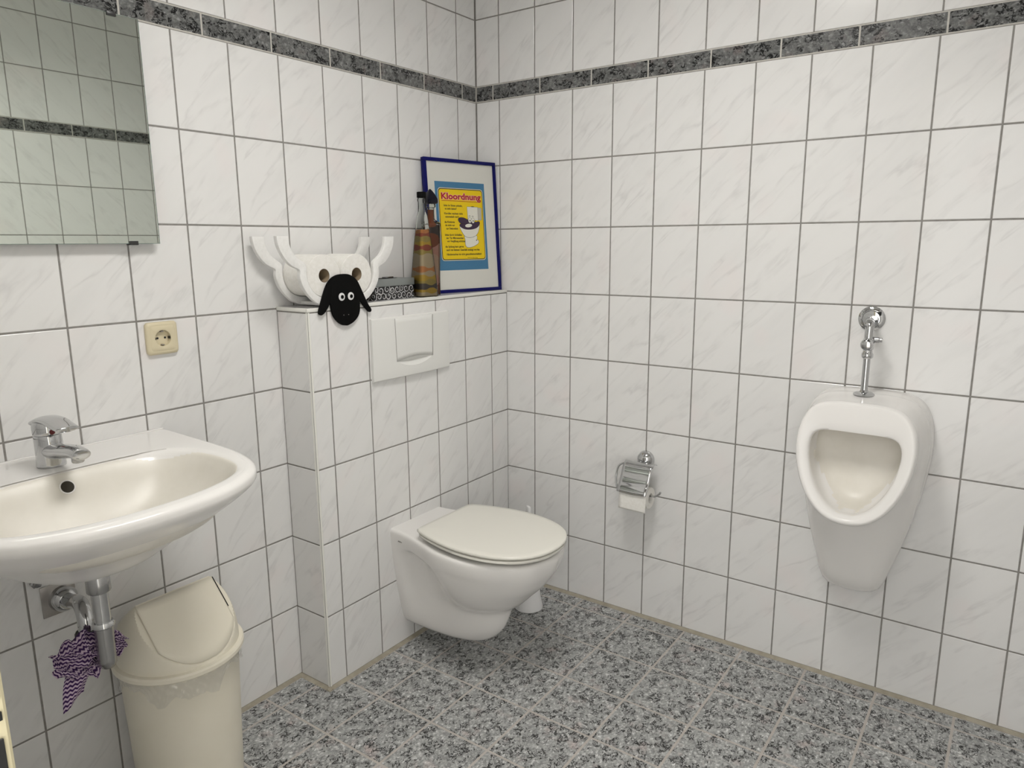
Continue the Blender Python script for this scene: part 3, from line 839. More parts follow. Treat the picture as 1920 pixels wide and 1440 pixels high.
for uu0, s in ((BU0, -1), (BU1, 1)):
    pts = []
    for r in range(8):
        v = BV + (.97 - BV) * r / 7; uu = .51 + (uu0 - .51) * (1 + .06 * (v - BV)) + s * .003
        pts.append(((uu - .5) * fw_, -(plate_h(uu0) + .0002), v * fh_))
    tube('button_gap', pts, .0008, M['steel'], fpt, 6, 1)

# ------------------------------------------------------------------ toilet
XT = -.5355
wc = empty('wall_hung_toilet', (XT, -BD, .03)); tag(wc, 'white ceramic wall-hung toilet with closed lid', 'toilet')
wz = .03
def sect(ctrl, z, n=40):
    P = spline([(s, w, 0) for s, w in ctrl], 8)
    # resample by arc length
    d = [0]
    for a, b in zip(P[:-1], P[1:]): d.append(d[-1] + (b - a).length)
    half = []
    for k in range(n + 1):
        t = d[-1] * k / n
        for i in range(len(P) - 1):
            if d[i + 1] >= t - 1e-9:
                f = (t - d[i]) / max(1e-9, d[i + 1] - d[i]); half.append(P[i].lerp(P[i + 1], f)); break
    left = [Vector((-p.y, -p.x, z - wz)) for p in half]
    right = [Vector((p.y, -p.x, z - wz)) for p in reversed(half[:-1])]
    return left + right
secs = [
    (.060, [(0, .045), (.06, .048), (.13, .046), (.19, .038), (.235, .022), (.25, .008), (.252, 0)]),
    (.066, [(0, .060), (.06, .062), (.14, .060), (.21, .052), (.265, .034), (.288, .014), (.292, 0)]),
    (.090, [(0, .076), (.05, .076), (.12, .072), (.20, .069), (.27, .056), (.315, .028), (.327, .012), (.332, 0)]),
    (.130, [(0, .086), (.035, .086), (.08, .078), (.15, .072), (.23, .073), (.30, .062), (.345, .034), (.360, .014), (.364, 0)]),
    (.175, [(0, .095), (.030, .095), (.07, .080), (.14, .070), (.22, .076), (.30, .070), (.355, .042), (.377, .018), (.382, 0)]),
    (.200, [(0, .100), (.030, .099), (.065, .080), (.13, .069), (.20, .079), (.28, .085), (.345, .064), (.385, .028), (.393, 0)]),
    (.225, [(0, .104), (.030, .103), (.062, .080), (.12, .069), (.19, .086), (.275, .111), (.355, .094), (.41, .047), (.426, 0)]),
    (.270, [(0, .110), (.030, .108), (.060, .083), (.11, .072), (.175, .097), (.27, .142), (.365, .128), (.446, .067), (.470, 0)]),
    (.310, [(0, .1155), (.032, .113), (.062, .089), (.105, .079), (.165, .110), (.265, .162), (.375, .151), (.479, .087), (.510, 0)]),
    (.340, [(0, .119), (.034, .117), (.066, .098), (.105, .094), (.160, .127), (.262, .1725), (.382, .163), (.497, .098), (.531, 0)]),
    (.356, [(0, .1205), (.036, .121), (.070, .119), (.105, .124), (.160, .145), (.262, .1765), (.386, .168), (.506, .102), (.541, 0)]),
    (.374, [(0, .122), (.036, .124), (.072, .130), (.108, .139), (.162, .154), (.262, .1825), (.388, .175), (.512, .106), (.550, 0)]),
    (.400, [(0, .124), (.036, .127), (.072, .133), (.108, .142), (.162, .157), (.262, .1850), (.390, .178), (.518, .109), (.557, 0)]),
    (.411, [(0, .1235), (.036, .1265), (.072, .1325), (.108, .1415), (.162, .156), (.262, .1840), (.390, .177), (.517, .108), (.555, 0)]),
    (.4165, [(0, .119), (.036, .122), (.072, .128), (.108, .137), (.162, .151), (.262, .1785), (.390, .172), (.511, .104), (.549, 0)]),
    (.4175, [(0, .11), (.036, .113), (.072, .119), (.108, .128), (.162, .141), (.262, .165), (.390, .157), (.50, .096), (.537, 0)]),
]
V, F = loft([sect(c, z) for z, c in secs], 2)
mesh_obj('bowl', V, F, M['ceramic'], wc, auto=60)
def seat_outline(k, y0, y1, hwb, hw):
    d = y1 - y0
    half = [(0, y0), (hwb * .6, y0), (hwb, y0), (hwb * 1.04, y0 + d * .03), (hw * .87, y0 + d * .15), (hw * .97, y0 + d * .33), (hw, y0 + d * .50), (hw * .935, y0 + d * .71), (hw * .71, y0 + d * .885), (hw * .36, y0 + d * .98), (0, y1)]
    full = half + [(-x, y) for x, y in reversed(half[1:-1])]
    return chaikin(full, 3)
def seat_loops(spec, c=(0, -.36)):
    return [[Vector((x - .006, y, z - wz)) for x, y in polar(seat_outline(1, a, b, hb, h), c, 120)] for z, a, b, hb, h in spec]
Y0, Y1, HB, HW = -.129, -.566, .133, .181
V, F = loft(seat_loops([(.4285, Y0 - .018, Y1 + .016, HB - .012, HW - .014), (.4295, Y0 - .010, Y1 + .006, HB - .004, HW - .006), (.4335, Y0 - .006, Y1 + .002, HB, HW - .001), (.4395, Y0 - .006, Y1 + .003, HB, HW - .002), (.4415, Y0 - .012, Y1 + .010, HB - .008, HW - .010)]), 1)
mesh_obj('seat', V, F, M['seat'], wc, auto=60)
V, F = loft(seat_loops([(.4440, Y0 - .004, Y1 + .008, HB - .004, HW - .008), (.4447, Y0, Y1 + .001, HB, HW - .001), (.4465, Y0, Y1, HB, HW), (.4515, Y0, Y1, HB, HW), (.4540, Y0 - .003, Y1 + .004, HB - .003, HW - .004), (.4556, Y0 - .018, Y1 + .020, HB - .02, HW - .022), (.4566, Y0 - .07, Y1 + .09, HB - .08, HW - .10), (.4568, Y0 - .15, Y1 + .17, HB - .12, HW - .165)]), 1)
mesh_obj('lid', V, F, M['seat'], wc, auto=60)
for s in (-1, 1):
    box_obj('hinge', (s * .072 - .022, -.140, .4165 - wz), (s * .072 + .022, -.112, .4435 - wz), M['seat'], wc, .005)
    mesh_obj('buffer', *lathe([(.006, 0), (.006, .013)], 'z', (s * .10, -.47, .4172 - wz), 14), M['seat'], wc)
    mesh_obj('buffer', *lathe([(.006, 0), (.006, .013)], 'z', (s * .125, -.20, .4172 - wz), 14), M['seat'], wc)
box_obj('maker_mark', (-.1285, -.057, .383 - wz), (-.1262, -.038, .3865 - wz), M['steel'], wc)

# ------------------------------------------------------------------ toilet brush
br = empty('toilet_brush', (-.178, -.349, -.004)); tag(br, 'white plastic toilet brush in its holder on the floor beside the toilet', 'toilet brush')
mesh_obj('holder', *lathe([(.050, 0), (.053, .003), (.052, .010), (.044, .045), (.040, .085), (.038, .125), (.038, .150), (.0355, .152), (.0355, .120)], 'z', (0, 0, 0), 40, 1, True, False), M['wplastic2'], br)
mesh_obj('cap', *lathe([(.034, 0), (.034, .008), (.020, .016), (.009, .020)], 'z', (0, 0, .148), 32), M['wplastic2'], br)
hp = [(0, 0, .16), (0, 0, .24), (0, 0, .343)]
tube('handle', hp, lambda t: .0075 + .0015 * t, M['wplastic2'], br, 16, 6)
# loop grip at the top
bm = bmesh.new()
o_ = [(-.0105, 0), (.0105, 0), (.0115, .045), (.009, .052), (-.009, .052), (-.0115, .045)]
prism('grip', o_, lambda a, b, t: Vector((.64 * t + a * .55, -.77 * t - a * .83 * -1, .341 + b)), -.005, .005, M['wplastic2'], br, .002)
bm.free()
mesh_obj('bristles', *lathe([(.01, .02), (.028, .04), (.030, .10), (.012, .13)], 'z', (0, 0, 0), 20), M['wplastic'], br)

# ------------------------------------------------------------------ toilet paper holder on the right wall
ph = empty('toilet_paper_holder', (0, -.722, .585)); tag(ph, 'chrome toilet paper holder with cover flap on the right-hand wall', 'paper holder')
po = Vector(ph.location)
def Pp(p): return Vector(p) - po
mesh_obj('rosette', *lathe([(.0300, -.0005), (.0305, -.004), (.0290, -.012), (.0235, -.021), (.0140, -.0275), (.004, -.030)], 'x', Pp((0, -.722, .586)), 32, 3), M['chrome'], ph)
mesh_obj('screw', *lathe([(.006, 0), (.007, -.004), (.006, -.009), (.002, -.010)], 'x', Pp((-.036, -.716, .574)), 16), M['chrome'], ph)
# wire arm: from rosette, along the top, round the left end and through the roll
RXc, RZc = -.068, .4735
wire = [(-.020, -.722, .578), (-.040, -.700, .580), (-.052, -.672, .578), (-.058, -.648, .566), (-.062, -.640, .540), (-.066, -.641, .505), (RXc, -.650, RZc + .010), (RXc, -.668, RZc + .007), (RXc, -.72, RZc + .007), (RXc, -.780, RZc + .008), (RXc, -.800, RZc + .018), (RXc - .002, -.808, RZc + .028)]
tube('wire_arm', [Pp(p) for p in wire], .0035, M['chrome'], ph, 12, 6)
# cover: curved sheet
V = []; F = []; nu, nv = 10, 24
for i in range(nu + 1):
    u = i / nu; y = -.668 - .108 * u
    for j in range(nv + 1):
        v = j / nv
        # section: hook at the top, flat drop, outward curl near the lower lip
        keys = [(-.030, .580), (-.046, .586), (-.064, .580), (-.076, .562), (-.090, .530), (-.103, .512), (-.110, .500), (-.112, .492)]
        if j == 0 and i == 0: prof = spline([(a, b, 0) for a, b in keys], 6)
        k = v * (len(prof) - 1); i0 = min(int(k), len(prof) - 2); f = k - i0
        pt = prof[i0].lerp(prof[i0 + 1], f)
        V.append(Pp((pt.x, y + .002 * v, pt.y - .0035 * sin(pi * u) * v)))
for i in range(nu):
    for j in range(nv): F.append((i * (nv + 1) + j, (i + 1) * (nv + 1) + j, (i + 1) * (nv + 1) + j + 1, i * (nv + 1) + j + 1))
cv = mesh_obj('cover', V, F, M['chrome'], ph, auto=80)
cs = cv.modifiers.new('s', 'SOLIDIFY'); cs.thickness = .0014
# roll
rl = empty('toilet_paper_roll', (RXc, -.722, RZc)); tag(rl, 'part-used white toilet paper roll on the chrome holder', 'toilet paper')
def roll_parts(parent, R, Rh, ax, half, core='card'):
    V, F = lathe([(Rh, -half), (R - .001, -half), (R, -half + .001), (R, half - .001), (R - .001, half), (Rh, half)], ax, (0, 0, 0), 48, 1, False, False)
    mesh_obj('paper', V, F, M['paper'], parent)
    V, F = lathe([(Rh, -half), (Rh, half)], ax, (0, 0, 0), 32, 1, False, False)
    V2, F2 = lathe([(Rh - .0012, -half), (Rh - .0012, half)], ax, (0, 0, 0), 32, 1, False, False)
    k = len(V); mesh_obj('core', V + V2, F + [tuple(i + k for i in f) for f in F2], M[core], parent)
roll_parts(rl, .0365, .0165, 'y', .0495, 'paper')
V = []; F = []
for j in range(15):
    t = j / 14
    for i in range(9):
        u = i / 8
        if t < .35:
            a = pi * .95 + (1 - t / .35) * (-pi * .42) ; x = .0372 * cos(a); z = .0372 * sin(a)
        else:
            x = -.0372 - .003 * sin((t - .35) * 3) ; z = .006 - (t - .35) / .65 * .047
        V.append((x, .0495 - .099 * u, z - .002 * u * t))
for j in range(14):
    for i in range(8): F.append((j * 9 + i, j * 9 + i + 1, (j + 1) * 9 + i + 1, (j + 1) * 9 + i))
sh = mesh_obj('loose_sheet', V, F, M['paper'], rl, auto=180)
sh.modifiers.new('s', 'SOLIDIFY').thickness = .0006

# ------------------------------------------------------------------ urinal
UY, UZ = -1.405, .70
ur = empty('urinal', (0, UY, .32)); tag(ur, 'white ceramic urinal mounted on the right-hand tiled wall', 'urinal')
NU_ = 120
def uloop(half, depth):
    """half: (half width, z); depth: function of z -> distance from wall"""
    full = [(w, z) for w, z in half] + [(-w, z) for w, z in reversed(half) if w > 1e-6]
    pts = polar(chaikin(full, 2), (0, UZ), NU_)
    return [Vector((-(depth(z) if callable(depth) else depth), -a, z - .32)) for a, z in pts]
def ramp_(z0, d0, z1, d1):
    def f(z):
        k = max(0, min(1, (z - z0) / (z1 - z0))); return d0 + (d1 - d0) * k
    return f
wallo = [(0, .912), (.075, .911), (.125, .898), (.152, .862), (.166, .800), (.165, .730), (.150, .620), (.124, .500), (.095, .405), (.080, .352), (.060, .332), (.030, .328), (0, .327)]
def sc(half, k, dz=0, kz=1.0, zc=.70): return [(w * k, zc + (z - zc) * kz + dz) for w, z in half]
mid1 = [(0, .909), (.075, .908), (.124, .894), (.150, .858), (.163, .798), (.160, .728), (.147, .620), (.124, .505), (.096, .415), (.082, .362), (.062, .340), (.030, .334), (0, .333)]
mid2 = [(0, .905), (.072, .904), (.118, .890), (.143, .855), (.153, .798), (.149, .728), (.135, .630), (.114, .535), (.090, .450), (.074, .396), (.052, .372), (.026, .364), (0, .363)]
mid3 = [(0, .903), (.070, .902), (.114, .888), (.138, .852), (.147, .798), (.142, .728), (.126, .650), (.102, .580), (.074, .520), (.050, .492), (.030, .482), (.015, .478), (0, .477)]
rimo = [(0, .902), (.068, .901), (.111, .888), (.137, .852), (.1475, .800), (.142, .738), (.122, .678), (.094, .632), (.062, .604), (.036, .592), (.018, .588), (0, .587)]
rimc = sc(rimo, .965, .002, .968, .745)
inn = [(0, .826), (.060, .826), (.095, .820), (.110, .800), (.112, .768), (.104, .725), (.087, .680), (.064, .645), (.040, .624), (.020, .616), (.010, .614), (0, .614)]
rf = ramp_(.60, .268, .90, .188)
UL = [uloop(wallo, .0005), uloop(wallo, .030), uloop(mid1, ramp_(.34, .062, .9, .058)), uloop(mid1, ramp_(.34, .085, .9, .070)), uloop(mid2, ramp_(.38, .128, .9, .095)), uloop(mid3, ramp_(.48, .178, .9, .140)), uloop(rimo, ramp_(.60, .246, .90, .168)), uloop(rimo, lambda z: rf(z) - .010), uloop(rimc, lambda z: rf(z) + .000)]
rim2 = sc(rimo, .90, .003, .915, .745)
UL2 = [uloop(rim2, lambda z: rf(z) + .001), uloop(sc(inn, 1.045, 0, 1.05, .72), lambda z: rf(z) - .004), uloop(inn, lambda z: rf(z) - .013), uloop(sc(inn, 1.0, 0, 1.0, .72), lambda z: rf(z) - .026), uloop(sc(inn, 1.02, 0, 1.01, .72), ramp_(.60, .225, .83, .115)), uloop(sc(inn, .97, 0, .96, .72), ramp_(.60, .200, .83, .085)), uloop(sc(inn, .72, 0, .76, .72), ramp_(.62, .165, .83, .078)), uloop(sc(inn, .3, 0, .35, .72), ramp_(.62, .165, .83, .078))]
V, F = loft(UL + UL2, 3, True, True)
ubo = mesh_obj('bowl', V, F, M['ceramic'], ur, auto=70)
ubo.data.materials.append(M['bowl'])
for p in ubo.data.polygons:
    c = p.center; z = c.z + .32
    if p.normal.x < 0 and abs(c.y) < .110 * min(1, max(0, (z - .606) / .13)) ** .6 and .615 < z < .825 and -c.x < rf(z) - .012: p.material_index = 1

# flush valve and pipe
fv = empty('urinal_flush_valve', (0, UY + .012, .905)); tag(fv, 'chrome flush valve and pipe above the urinal', 'flush valve')
vo = Vector(fv.location)
vy = -1.397; vx = -.082
def Q(p): return Vector(p) - vo
mesh_obj('wall_rosette', *lathe([(.0345, -.0005), (.0345, -.003), (.031, -.006), (.024, -.0075), (.022, -.012), (.012, -.013)], 'x', Q((0, -1.388, 1.108)), 36), M['chrome'], fv)
box_obj('rosette_slot', Q((-.0092, -1.412, 1.118)), Q((-.0060, -1.399, 1.128)), M['dark'], fv)
arm = [(0, -1.388, 1.107), (-.035, -1.390, 1.106), (-.066, -1.394, 1.104), (-.080, vy, 1.096), (vx, vy, 1.078), (vx, vy, 1.058)]
tube('inlet_arm', [Q(p) for p in arm], lambda t: .0115, M['chrome'], fv, 20, 6)
mesh_obj('elbow_cap', *lathe([(.010, .004), (.0125, 0), (.0125, -.010), (.008, -.013), (.004, -.011)], 'x', Q((-.078, vy, 1.101)), 20), M['chrome'], fv)
mesh_obj('valve_body', *lathe([(.0105, .0), (.014, .003), (.0155, .010), (.0155, .022), (.013, .030), (.011, .034)], 'z', Q((vx, vy, 1.030)), 24), M['chrome'], fv)
mesh_obj('push_knob', *lathe([(.0155, .002), (.0165, -.006), (.0165, -.020), (.0145, -.025), (.0120, -.026), (.0120, -.031), (.010, -.032)], 'x', Q((vx, vy, 1.047)), 28), M['chrome'], fv)
mesh_obj('regulator', *lathe([(.008, 0), (.008, -.014), (.006, -.016), (.006, -.022)], 'y', Q((vx + .012, vy - .010, 1.058)), 16), M['satin'], fv)
mesh_obj('pipe_nut', *lathe([(.0125, 0), (.0150, .004), (.0150, .012), (.0125, .016), (.0115, .022)], 'z', Q((vx, vy, 1.008)), 8), M['chrome'], fv)
mesh_obj('flush_pipe', *lathe([(.0092, 0), (.0092, .115)], 'z', Q((vx, vy, .903)), 24), M['chrome'], fv)
mesh_obj('pipe_flange', *lathe([(.0265, 0), (.0270, .002), (.022, .006), (.012, .008), (.0095, .014)], 'z', Q((vx, vy, .9065)), 32), M['chrome'], fv)

# ------------------------------------------------------------------ sheep shaped paper holder on the ledge
SHX = -.8085
sh_ = empty('sheep_paper_holder', (SHX, -.08, LEDGE)); tag(sh_, 'white sheep-shaped toilet roll holder with black face on the ledge', 'roll holder')
ho = Vector(sh_.location)
def U_outline():
    """front view: horn - U - horn, coordinates relative to the centre line and ledge"""
    HWo, HWi = .148, .122
    outer = [(-.213, .195), (-.212, .180), (-.206, .160), (-.191, .136), (-.170, .117), (-.1465, .106), (-.1470, .090), (-.143, .072), (-.134, .053), (-.119, .034), (-.098, .016), (-.070, .004), (-.04, .0), (0, .0)]
    inner = [(-.176, .195), (-.175, .178), (-.169, .160), (-.157, .143), (-.141, .131), (-.1245, .118), (-.1235, .088), (-.118, .066), (-.105, .046), (-.085, .032), (-.062, .0265), (-.03, .0262), (0, .0262)]
    ol = spline([(a, b, 0) for a, b in outer], 3); il = spline([(a, b, 0) for a, b in inner], 3)
    L_ = [(p.x, p.y) for p in ol]; R_ = [(-p.x, p.y) for p in reversed(ol[:-1])]
    I1 = [(-p.x, p.y) for p in il]; I2 = [(p.x, p.y) for p in reversed(il[:-1])]
    return L_ + R_ + I1 + I2
uo = U_outline()
def band(y0, y1, name):
    # quad strip between outer and inner keeps the concave shape clean
    n = len(uo) // 2
    ol = uo[:79]; 
    return prism(name, uo, lambda a, b, t: Vector((a, t, b)), y0 - ho.y, y1 - ho.y, M['swhite'], sh_, .002)
band(-.137, -.123, 'front_band'); band(-.034, -.020, 'back_band')
for x_ in (-.055, .055):
    box_obj('cross_bar', (x_ - .012, -.124 - ho.y, .004), (x_ + .012, -.033 - ho.y, .014), M['swhite'], sh_, .002)
# black face with hanging ears
fo_ = [(-.004, .090), (.018, .0885), (.038, .080), (.052, .067), (.066, .042), (.080, .015), (.0925, -.006), (.1005, -.016), (.1000, -.024), (.0930, -.0255), (.083, -.018), (.070, -.0045), (.0585, .010), (.0565, .000), (.0560, -.016), (.0480, -.034), (.030, -.049), (.010, -.0565), (.000, -.0568), (-.014, -.054), (-.030, -.044), (-.043, -.029), (-.050, -.012), (-.0525, .006), (-.0545, .010), (-.064, -.003), (-.075, -.0145), (-.086, -.0205), (-.0945, -.0175), (-.0955, -.008), (-.088, .010), (-.077, .036), (-.064, .061), (-.048, .078), (-.028, .0875)]
fo_ = [(p.x, p.y) for p in spline([(a, b, 0) for a, b in fo_], 3, True)]
fc_ = prism('face', fo_, lambda a, b, t: Vector((a, t, b)), -.1445 - ho.y, -.1375 - ho.y, M['black'], sh_, .0015)
for x_ in (-.0125, .0215):
    ew = mesh_obj('eye', *lathe([(.0112, 0), (.0112, -.001), (.009, -.0015)], 'y', (x_, -.1446 - ho.y, .0262), 24), M['eyewhite'], fc_)
    mesh_obj('pupil', *lathe([(.0055, 0), (.0055, -.0008), (.004, -.001)], 'y', (x_ + .001, -.1461 - ho.y, .0258), 20), M['black'], fc_)
for x_ in (-.008, .010):
    mesh_obj('nostril', *lathe([(.0012, 0), (.0012, -.0006)], 'y', (x_, -.1445 - ho.y, -.026), 10), M['steel'], fc_)
# two spare rolls lying in it
r0 = empty('spare_paper_roll', (-.870, -.080, LEDGE + .0875)); roll_parts(r0, .0585, .0190, 'y', .0530)
tag(r0, 'spare toilet paper roll lying in the left half of the sheep holder', 'toilet paper', 'spare rolls in the sheep holder')
r1 = empty('spare_paper_roll', (-.7495, -.080, LEDGE + .0870)); 
for ch in list(r0.children):
    c_ = ch.copy(); COL.objects.link(c_); c_.parent = r1
tag(r1, 'spare toilet paper roll lying in the right half of the sheep holder', 'toilet paper', 'spare rolls in the sheep holder')

# ------------------------------------------------------------------ tin box with swirls
tx0, tx1, ty0, ty1, tz = -.650, -.466, -.094, -.016, .044
tn = empty('tissue_box', ((tx0 + tx1) / 2, (ty0 + ty1) / 2, LEDGE)); tag(tn, 'black box with pale swirl pattern and grey lid beside the sheep', 'box')
tw, td = tx1 - tx0, ty1 - ty0
box_obj('box_body', (-tw / 2 + .001, -td / 2 + .001, 0), (tw / 2 - .001, td / 2 - .001, tz), M['tin'], tn, .001)
box_obj('box_lid', (-tw / 2 - .001, -td / 2 - .001, tz - .002), (tw / 2 + .001, td / 2 + .001, tz + .0205), M['lid_grey'], tn, .0015)
op = chaikin([(.052 * cos(a), .020 * sin(a)) for a in [2 * pi * k / 16 for k in range(16)]], 2)
prism('opening', op, lambda a, b, t: Vector((a, b, t)), tz + .0200, tz + .0212, M['dark'], tn)
bm = bmesh.new(); add_box(bm, (.012, .0, tz + .0235), (.045, .016, .005), .002, 2, Matrix.Rotation(.2, 3, 'Z')); bm_obj('tissue_edge', bm, M['satin'], tn)
random.seed(11)
def swirl(bm, c, r0_, turns, dirn, a0, w, plane):
    n = 40; P = []
    for k in range(n + 1):
        t = k / n; a = a0 + dirn * turns * 2 * pi * t; r = r0_ * (1 - t) ** .85 + .0008
        P.append((c[0] + r * cos(a), c[1] + r * sin(a), w * (.35 + .65 * sin(pi * min(1, t * 1.15)))))
    vs = []
    for k, (x, z, ww) in enumerate(P):
        x2, z2, _ = P[min(k + 1, n)]; x1, z1, _ = P[max(k - 1, 0)]
        dx, dz = x2 - x1, z2 - z1; l = math.hypot(dx, dz) or 1; nx, nz = -dz / l, dx / l
        cl_ = lambda v, lo, hi: max(lo, min(hi, v))
        a_ = plane(cl_(x + nx * ww, *UB), cl_(z + nz * ww, .0005, tz - .003)); b_ = plane(cl_(x - nx * ww, *UB), cl_(z - nz * ww, .0005, tz - .003))
        vs.append((bm.verts.new(a_), bm.verts.new(b_)))
    for (a_, b_), (c_, d_) in zip(vs[:-1], vs[1:]):
        bm.faces.new((a_, b_, d_, c_))
for pl, ub_, nm in ((lambda u, v: Vector((u, -td / 2 + .0006, v)), (-tw / 2 + .002, tw / 2 - .002), 'f'), (lambda u, v: Vector((-tw / 2 + .0006, u, v)), (-td / 2 + .002, td / 2 - .002), 's')):
    bm = bmesh.new(); UB = ub_
    span = ub_[1] - ub_[0]; k_ = int(span / .021)
    for i in range(k_ + 1):
        for j in range(2):
            cx_ = ub_[0] + span * (i + .5 * (j % 2)) / k_ + random.uniform(-.003, .003); cz_ = .011 + j * .020 + random.uniform(-.002, .002)
            swirl(bm, (cx_, cz_), random.uniform(.0105, .0150), random.uniform(1.1, 1.8), random.choice((-1, 1)), random.uniform(0, 6.28), random.uniform(.0013, .0019), pl)
    o_ = bm_obj('swirl_print', bm, M['tinprint'], tn, False)

# ------------------------------------------------------------------ sand bottles
def sqloop(hw, z, rr=.25, n=32, rot=0.0):
    out = []
    for k in range(n):
        a = 2 * pi * (k + .5) / n; c_, s_ = cos(a), sin(a); p = 1 / (abs(c_) ** 7 + abs(s_) ** 7) ** (1 / 7)
        x, y = hw * p * c_, hw * p * s_
        out.append(Vector((x * cos(rot) - y * sin(rot), x * sin(rot) + y * cos(rot), z)))
    return out
def circ(r, z, n=32): return [Vector((r * cos(2 * pi * (k + .5) / n), r * sin(2 * pi * (k + .5) / n), z)) for k in range(n)]
b1 = empty('sand_bottle', (-.421, -.097, LEDGE), (0, 0, -.20)); tag(b1, 'tapering glass bottle of wavy coloured sand with black screw cap', 'bottle', 'sand bottles on the ledge')
H1 = .300
V, F = loft([sqloop(.0335, .0005), sqloop(.0365, .003), sqloop(.0355, .03), sqloop(.030, .10), sqloop(.0235, .17), sqloop(.0165, .235), sqloop(.0135, .262), circ(.0130, .275), circ(.0125, .305), circ(.0140, .308), circ(.0140, .316), circ(.0125, .318), circ(.0125, .326)], 2, True, False)
mesh_obj('glass_body', V, F, M['glass'], b1, auto=50)
V, F = loft([sqloop(.0325, .0035), sqloop(.0340, .006), sqloop(.0332, .03), sqloop(.0277, .10), sqloop(.0213, .17), sqloop(.0172, .212), sqloop(.012, .218)], 2)
mesh_obj('sand_filling', V, F, M['sand1'], b1, auto=50)
mesh_obj('screw_cap', *lathe([(.0148, 0), (.0152, .002), (.0152, .016), (.0140, .0185), (.004, .019)], 'z', (0, 0, .319), 32), M['black'], b1)
b2 = empty('sand_bottle', (-.353, -.074, LEDGE), (0, 0, -.25)); tag(b2, 'narrow square glass bottle of pink and brown sand with pointed stopper', 'bottle', 'sand bottles on the ledge')
V, F = loft([sqloop(.0195, .0005), sqloop(.0215, .003), sqloop(.0215, .06), sqloop(.0235, .16), sqloop(.0252, .232), sqloop(.0245, .240), sqloop(.014, .250), circ(.0125, .256), circ(.0122, .288), circ(.0170, .292), circ(.0170, .302), circ(.0130, .305)], 2, True, False)
mesh_obj('glass_body', V, F, M['glass'], b2, auto=45)
V, F = loft([sqloop(.0165, .004), sqloop(.0170, .06), sqloop(.0185, .16), sqloop(.0200, .226), sqloop(.0150, .236), circ(.0095, .250), circ(.0095, .284)], 2)
mesh_obj('sand_filling', V, F, M['sand2'], b2, auto=45)
V, F = loft([sqloop(.0165, .303), sqloop(.0205, .307), sqloop(.0205, .318), sqloop(.0150, .331), sqloop(.0065, .345), sqloop(.0015, .351)], 1)
mesh_obj('pointed_stopper', V, F, M['navy'], b2, auto=30)

# ------------------------------------------------------------------ framed rules print
PW, PH = .3236, .463
pyaw, plean = -.2101, .0676
pu = Vector((cos(pyaw), sin(pyaw), 0)); pn = Vector((sin(pyaw), -cos(pyaw), 0))
pup = Vector((0, 0, 1)) * cos(plean) - pn * sin(plean); pnn = pu.cross(pup)
pf = bpy.data.objects.new('framed_print', None); pf.empty_display_size = .05; link(pf)
mm = Matrix((pu, pup, pnn)).transposed().to_4x4(); mm.translation = Vector((-.1698, -.0844, LEDGE + .0006)); pf.matrix_world = mm
tag(pf, 'blue framed yellow print of toilet rules leaning in the corner on the ledge', 'picture')
# local: x across, y up, z towards the viewer; frame 12 mm wide, 18 mm deep behind the front
fwid, fdep = .0115, .017
I3 = lambda a, b, t: Vector((a, b, t))
for nm, lo, hi in (('frame_rail', (-PW / 2, 0), (PW / 2, fwid)), ('frame_rail', (-PW / 2, PH - fwid), (PW / 2, PH)), ('frame_stile', (-PW / 2, fwid), (-PW / 2 + fwid, PH - fwid)), ('frame_stile', (PW / 2 - fwid, fwid), (PW / 2, PH - fwid))):
    box_obj(nm, (lo[0], lo[1], -fdep), (hi[0], hi[1], 0), M['blueframe'], pf, .001)
def flat(name, pts, z, m, parent): 
    bm = bmesh.new(); vs = [bm.verts.new((p[0], p[1], z)) for p in pts]; f = bm.faces.new(vs)
    if f.normal.z < 0: f.normal_flip()
    bmesh.ops.triangulate(bm, faces=bm.faces)
    me = bpy.data.meshes.new(name); bm.normal_update(); bm.to_mesh(me); bm.free(); me.materials.append(m)
    return link(bpy.data.objects.new(name, me), parent)
def rr(x0, y0, x1, y1, r, n=6):
    out = []
    for cx_, cy_, a0 in ((x1 - r, y1 - r, 0), (x0 + r, y1 - r, 90), (x0 + r, y0 + r, 180), (x1 - r, y0 + r, 270)):
        for k in range(n + 1):
            a = radians(a0 + 90 * k / n); out.append((cx_ + r * cos(a), cy_ + r * sin(a)))
    return out
def ell(cx_, cy_, rx, ry, rot=0, n=28):
    return [(cx_ + rx * cos(a) * cos(rot) - ry * sin(a) * sin(rot), cy_ + rx * cos(a) * sin(rot) + ry * sin(a) * cos(rot)) for a in [2 * pi * k / n for k in range(n)]]
mb = box_obj('mat_board', (-PW / 2 + .004, .004, -.012), (PW / 2 - .004, PH - .004, -.006), M['matboard'], pf)
Zp = -.0058; dz = .00012
flat('blue_sheet', [(-.118, .079), (.106, .079), (.106, .3855), (-.118, .3855)], Zp, M['pblue'], mb)
flat('sign_edge', rr(-.1065, .1125, .0970, .3645, .012), Zp + dz, M['pcream'], mb)
flat('sign_outline', rr(-.1045, .1148, .0950, .3622, .011), Zp + 2 * dz, M['pblack'], mb)
flat('sign_panel', rr(-.1018, .1175, .0923, .3595, .009), Zp + 3 * dz, M['pyel'], mb)
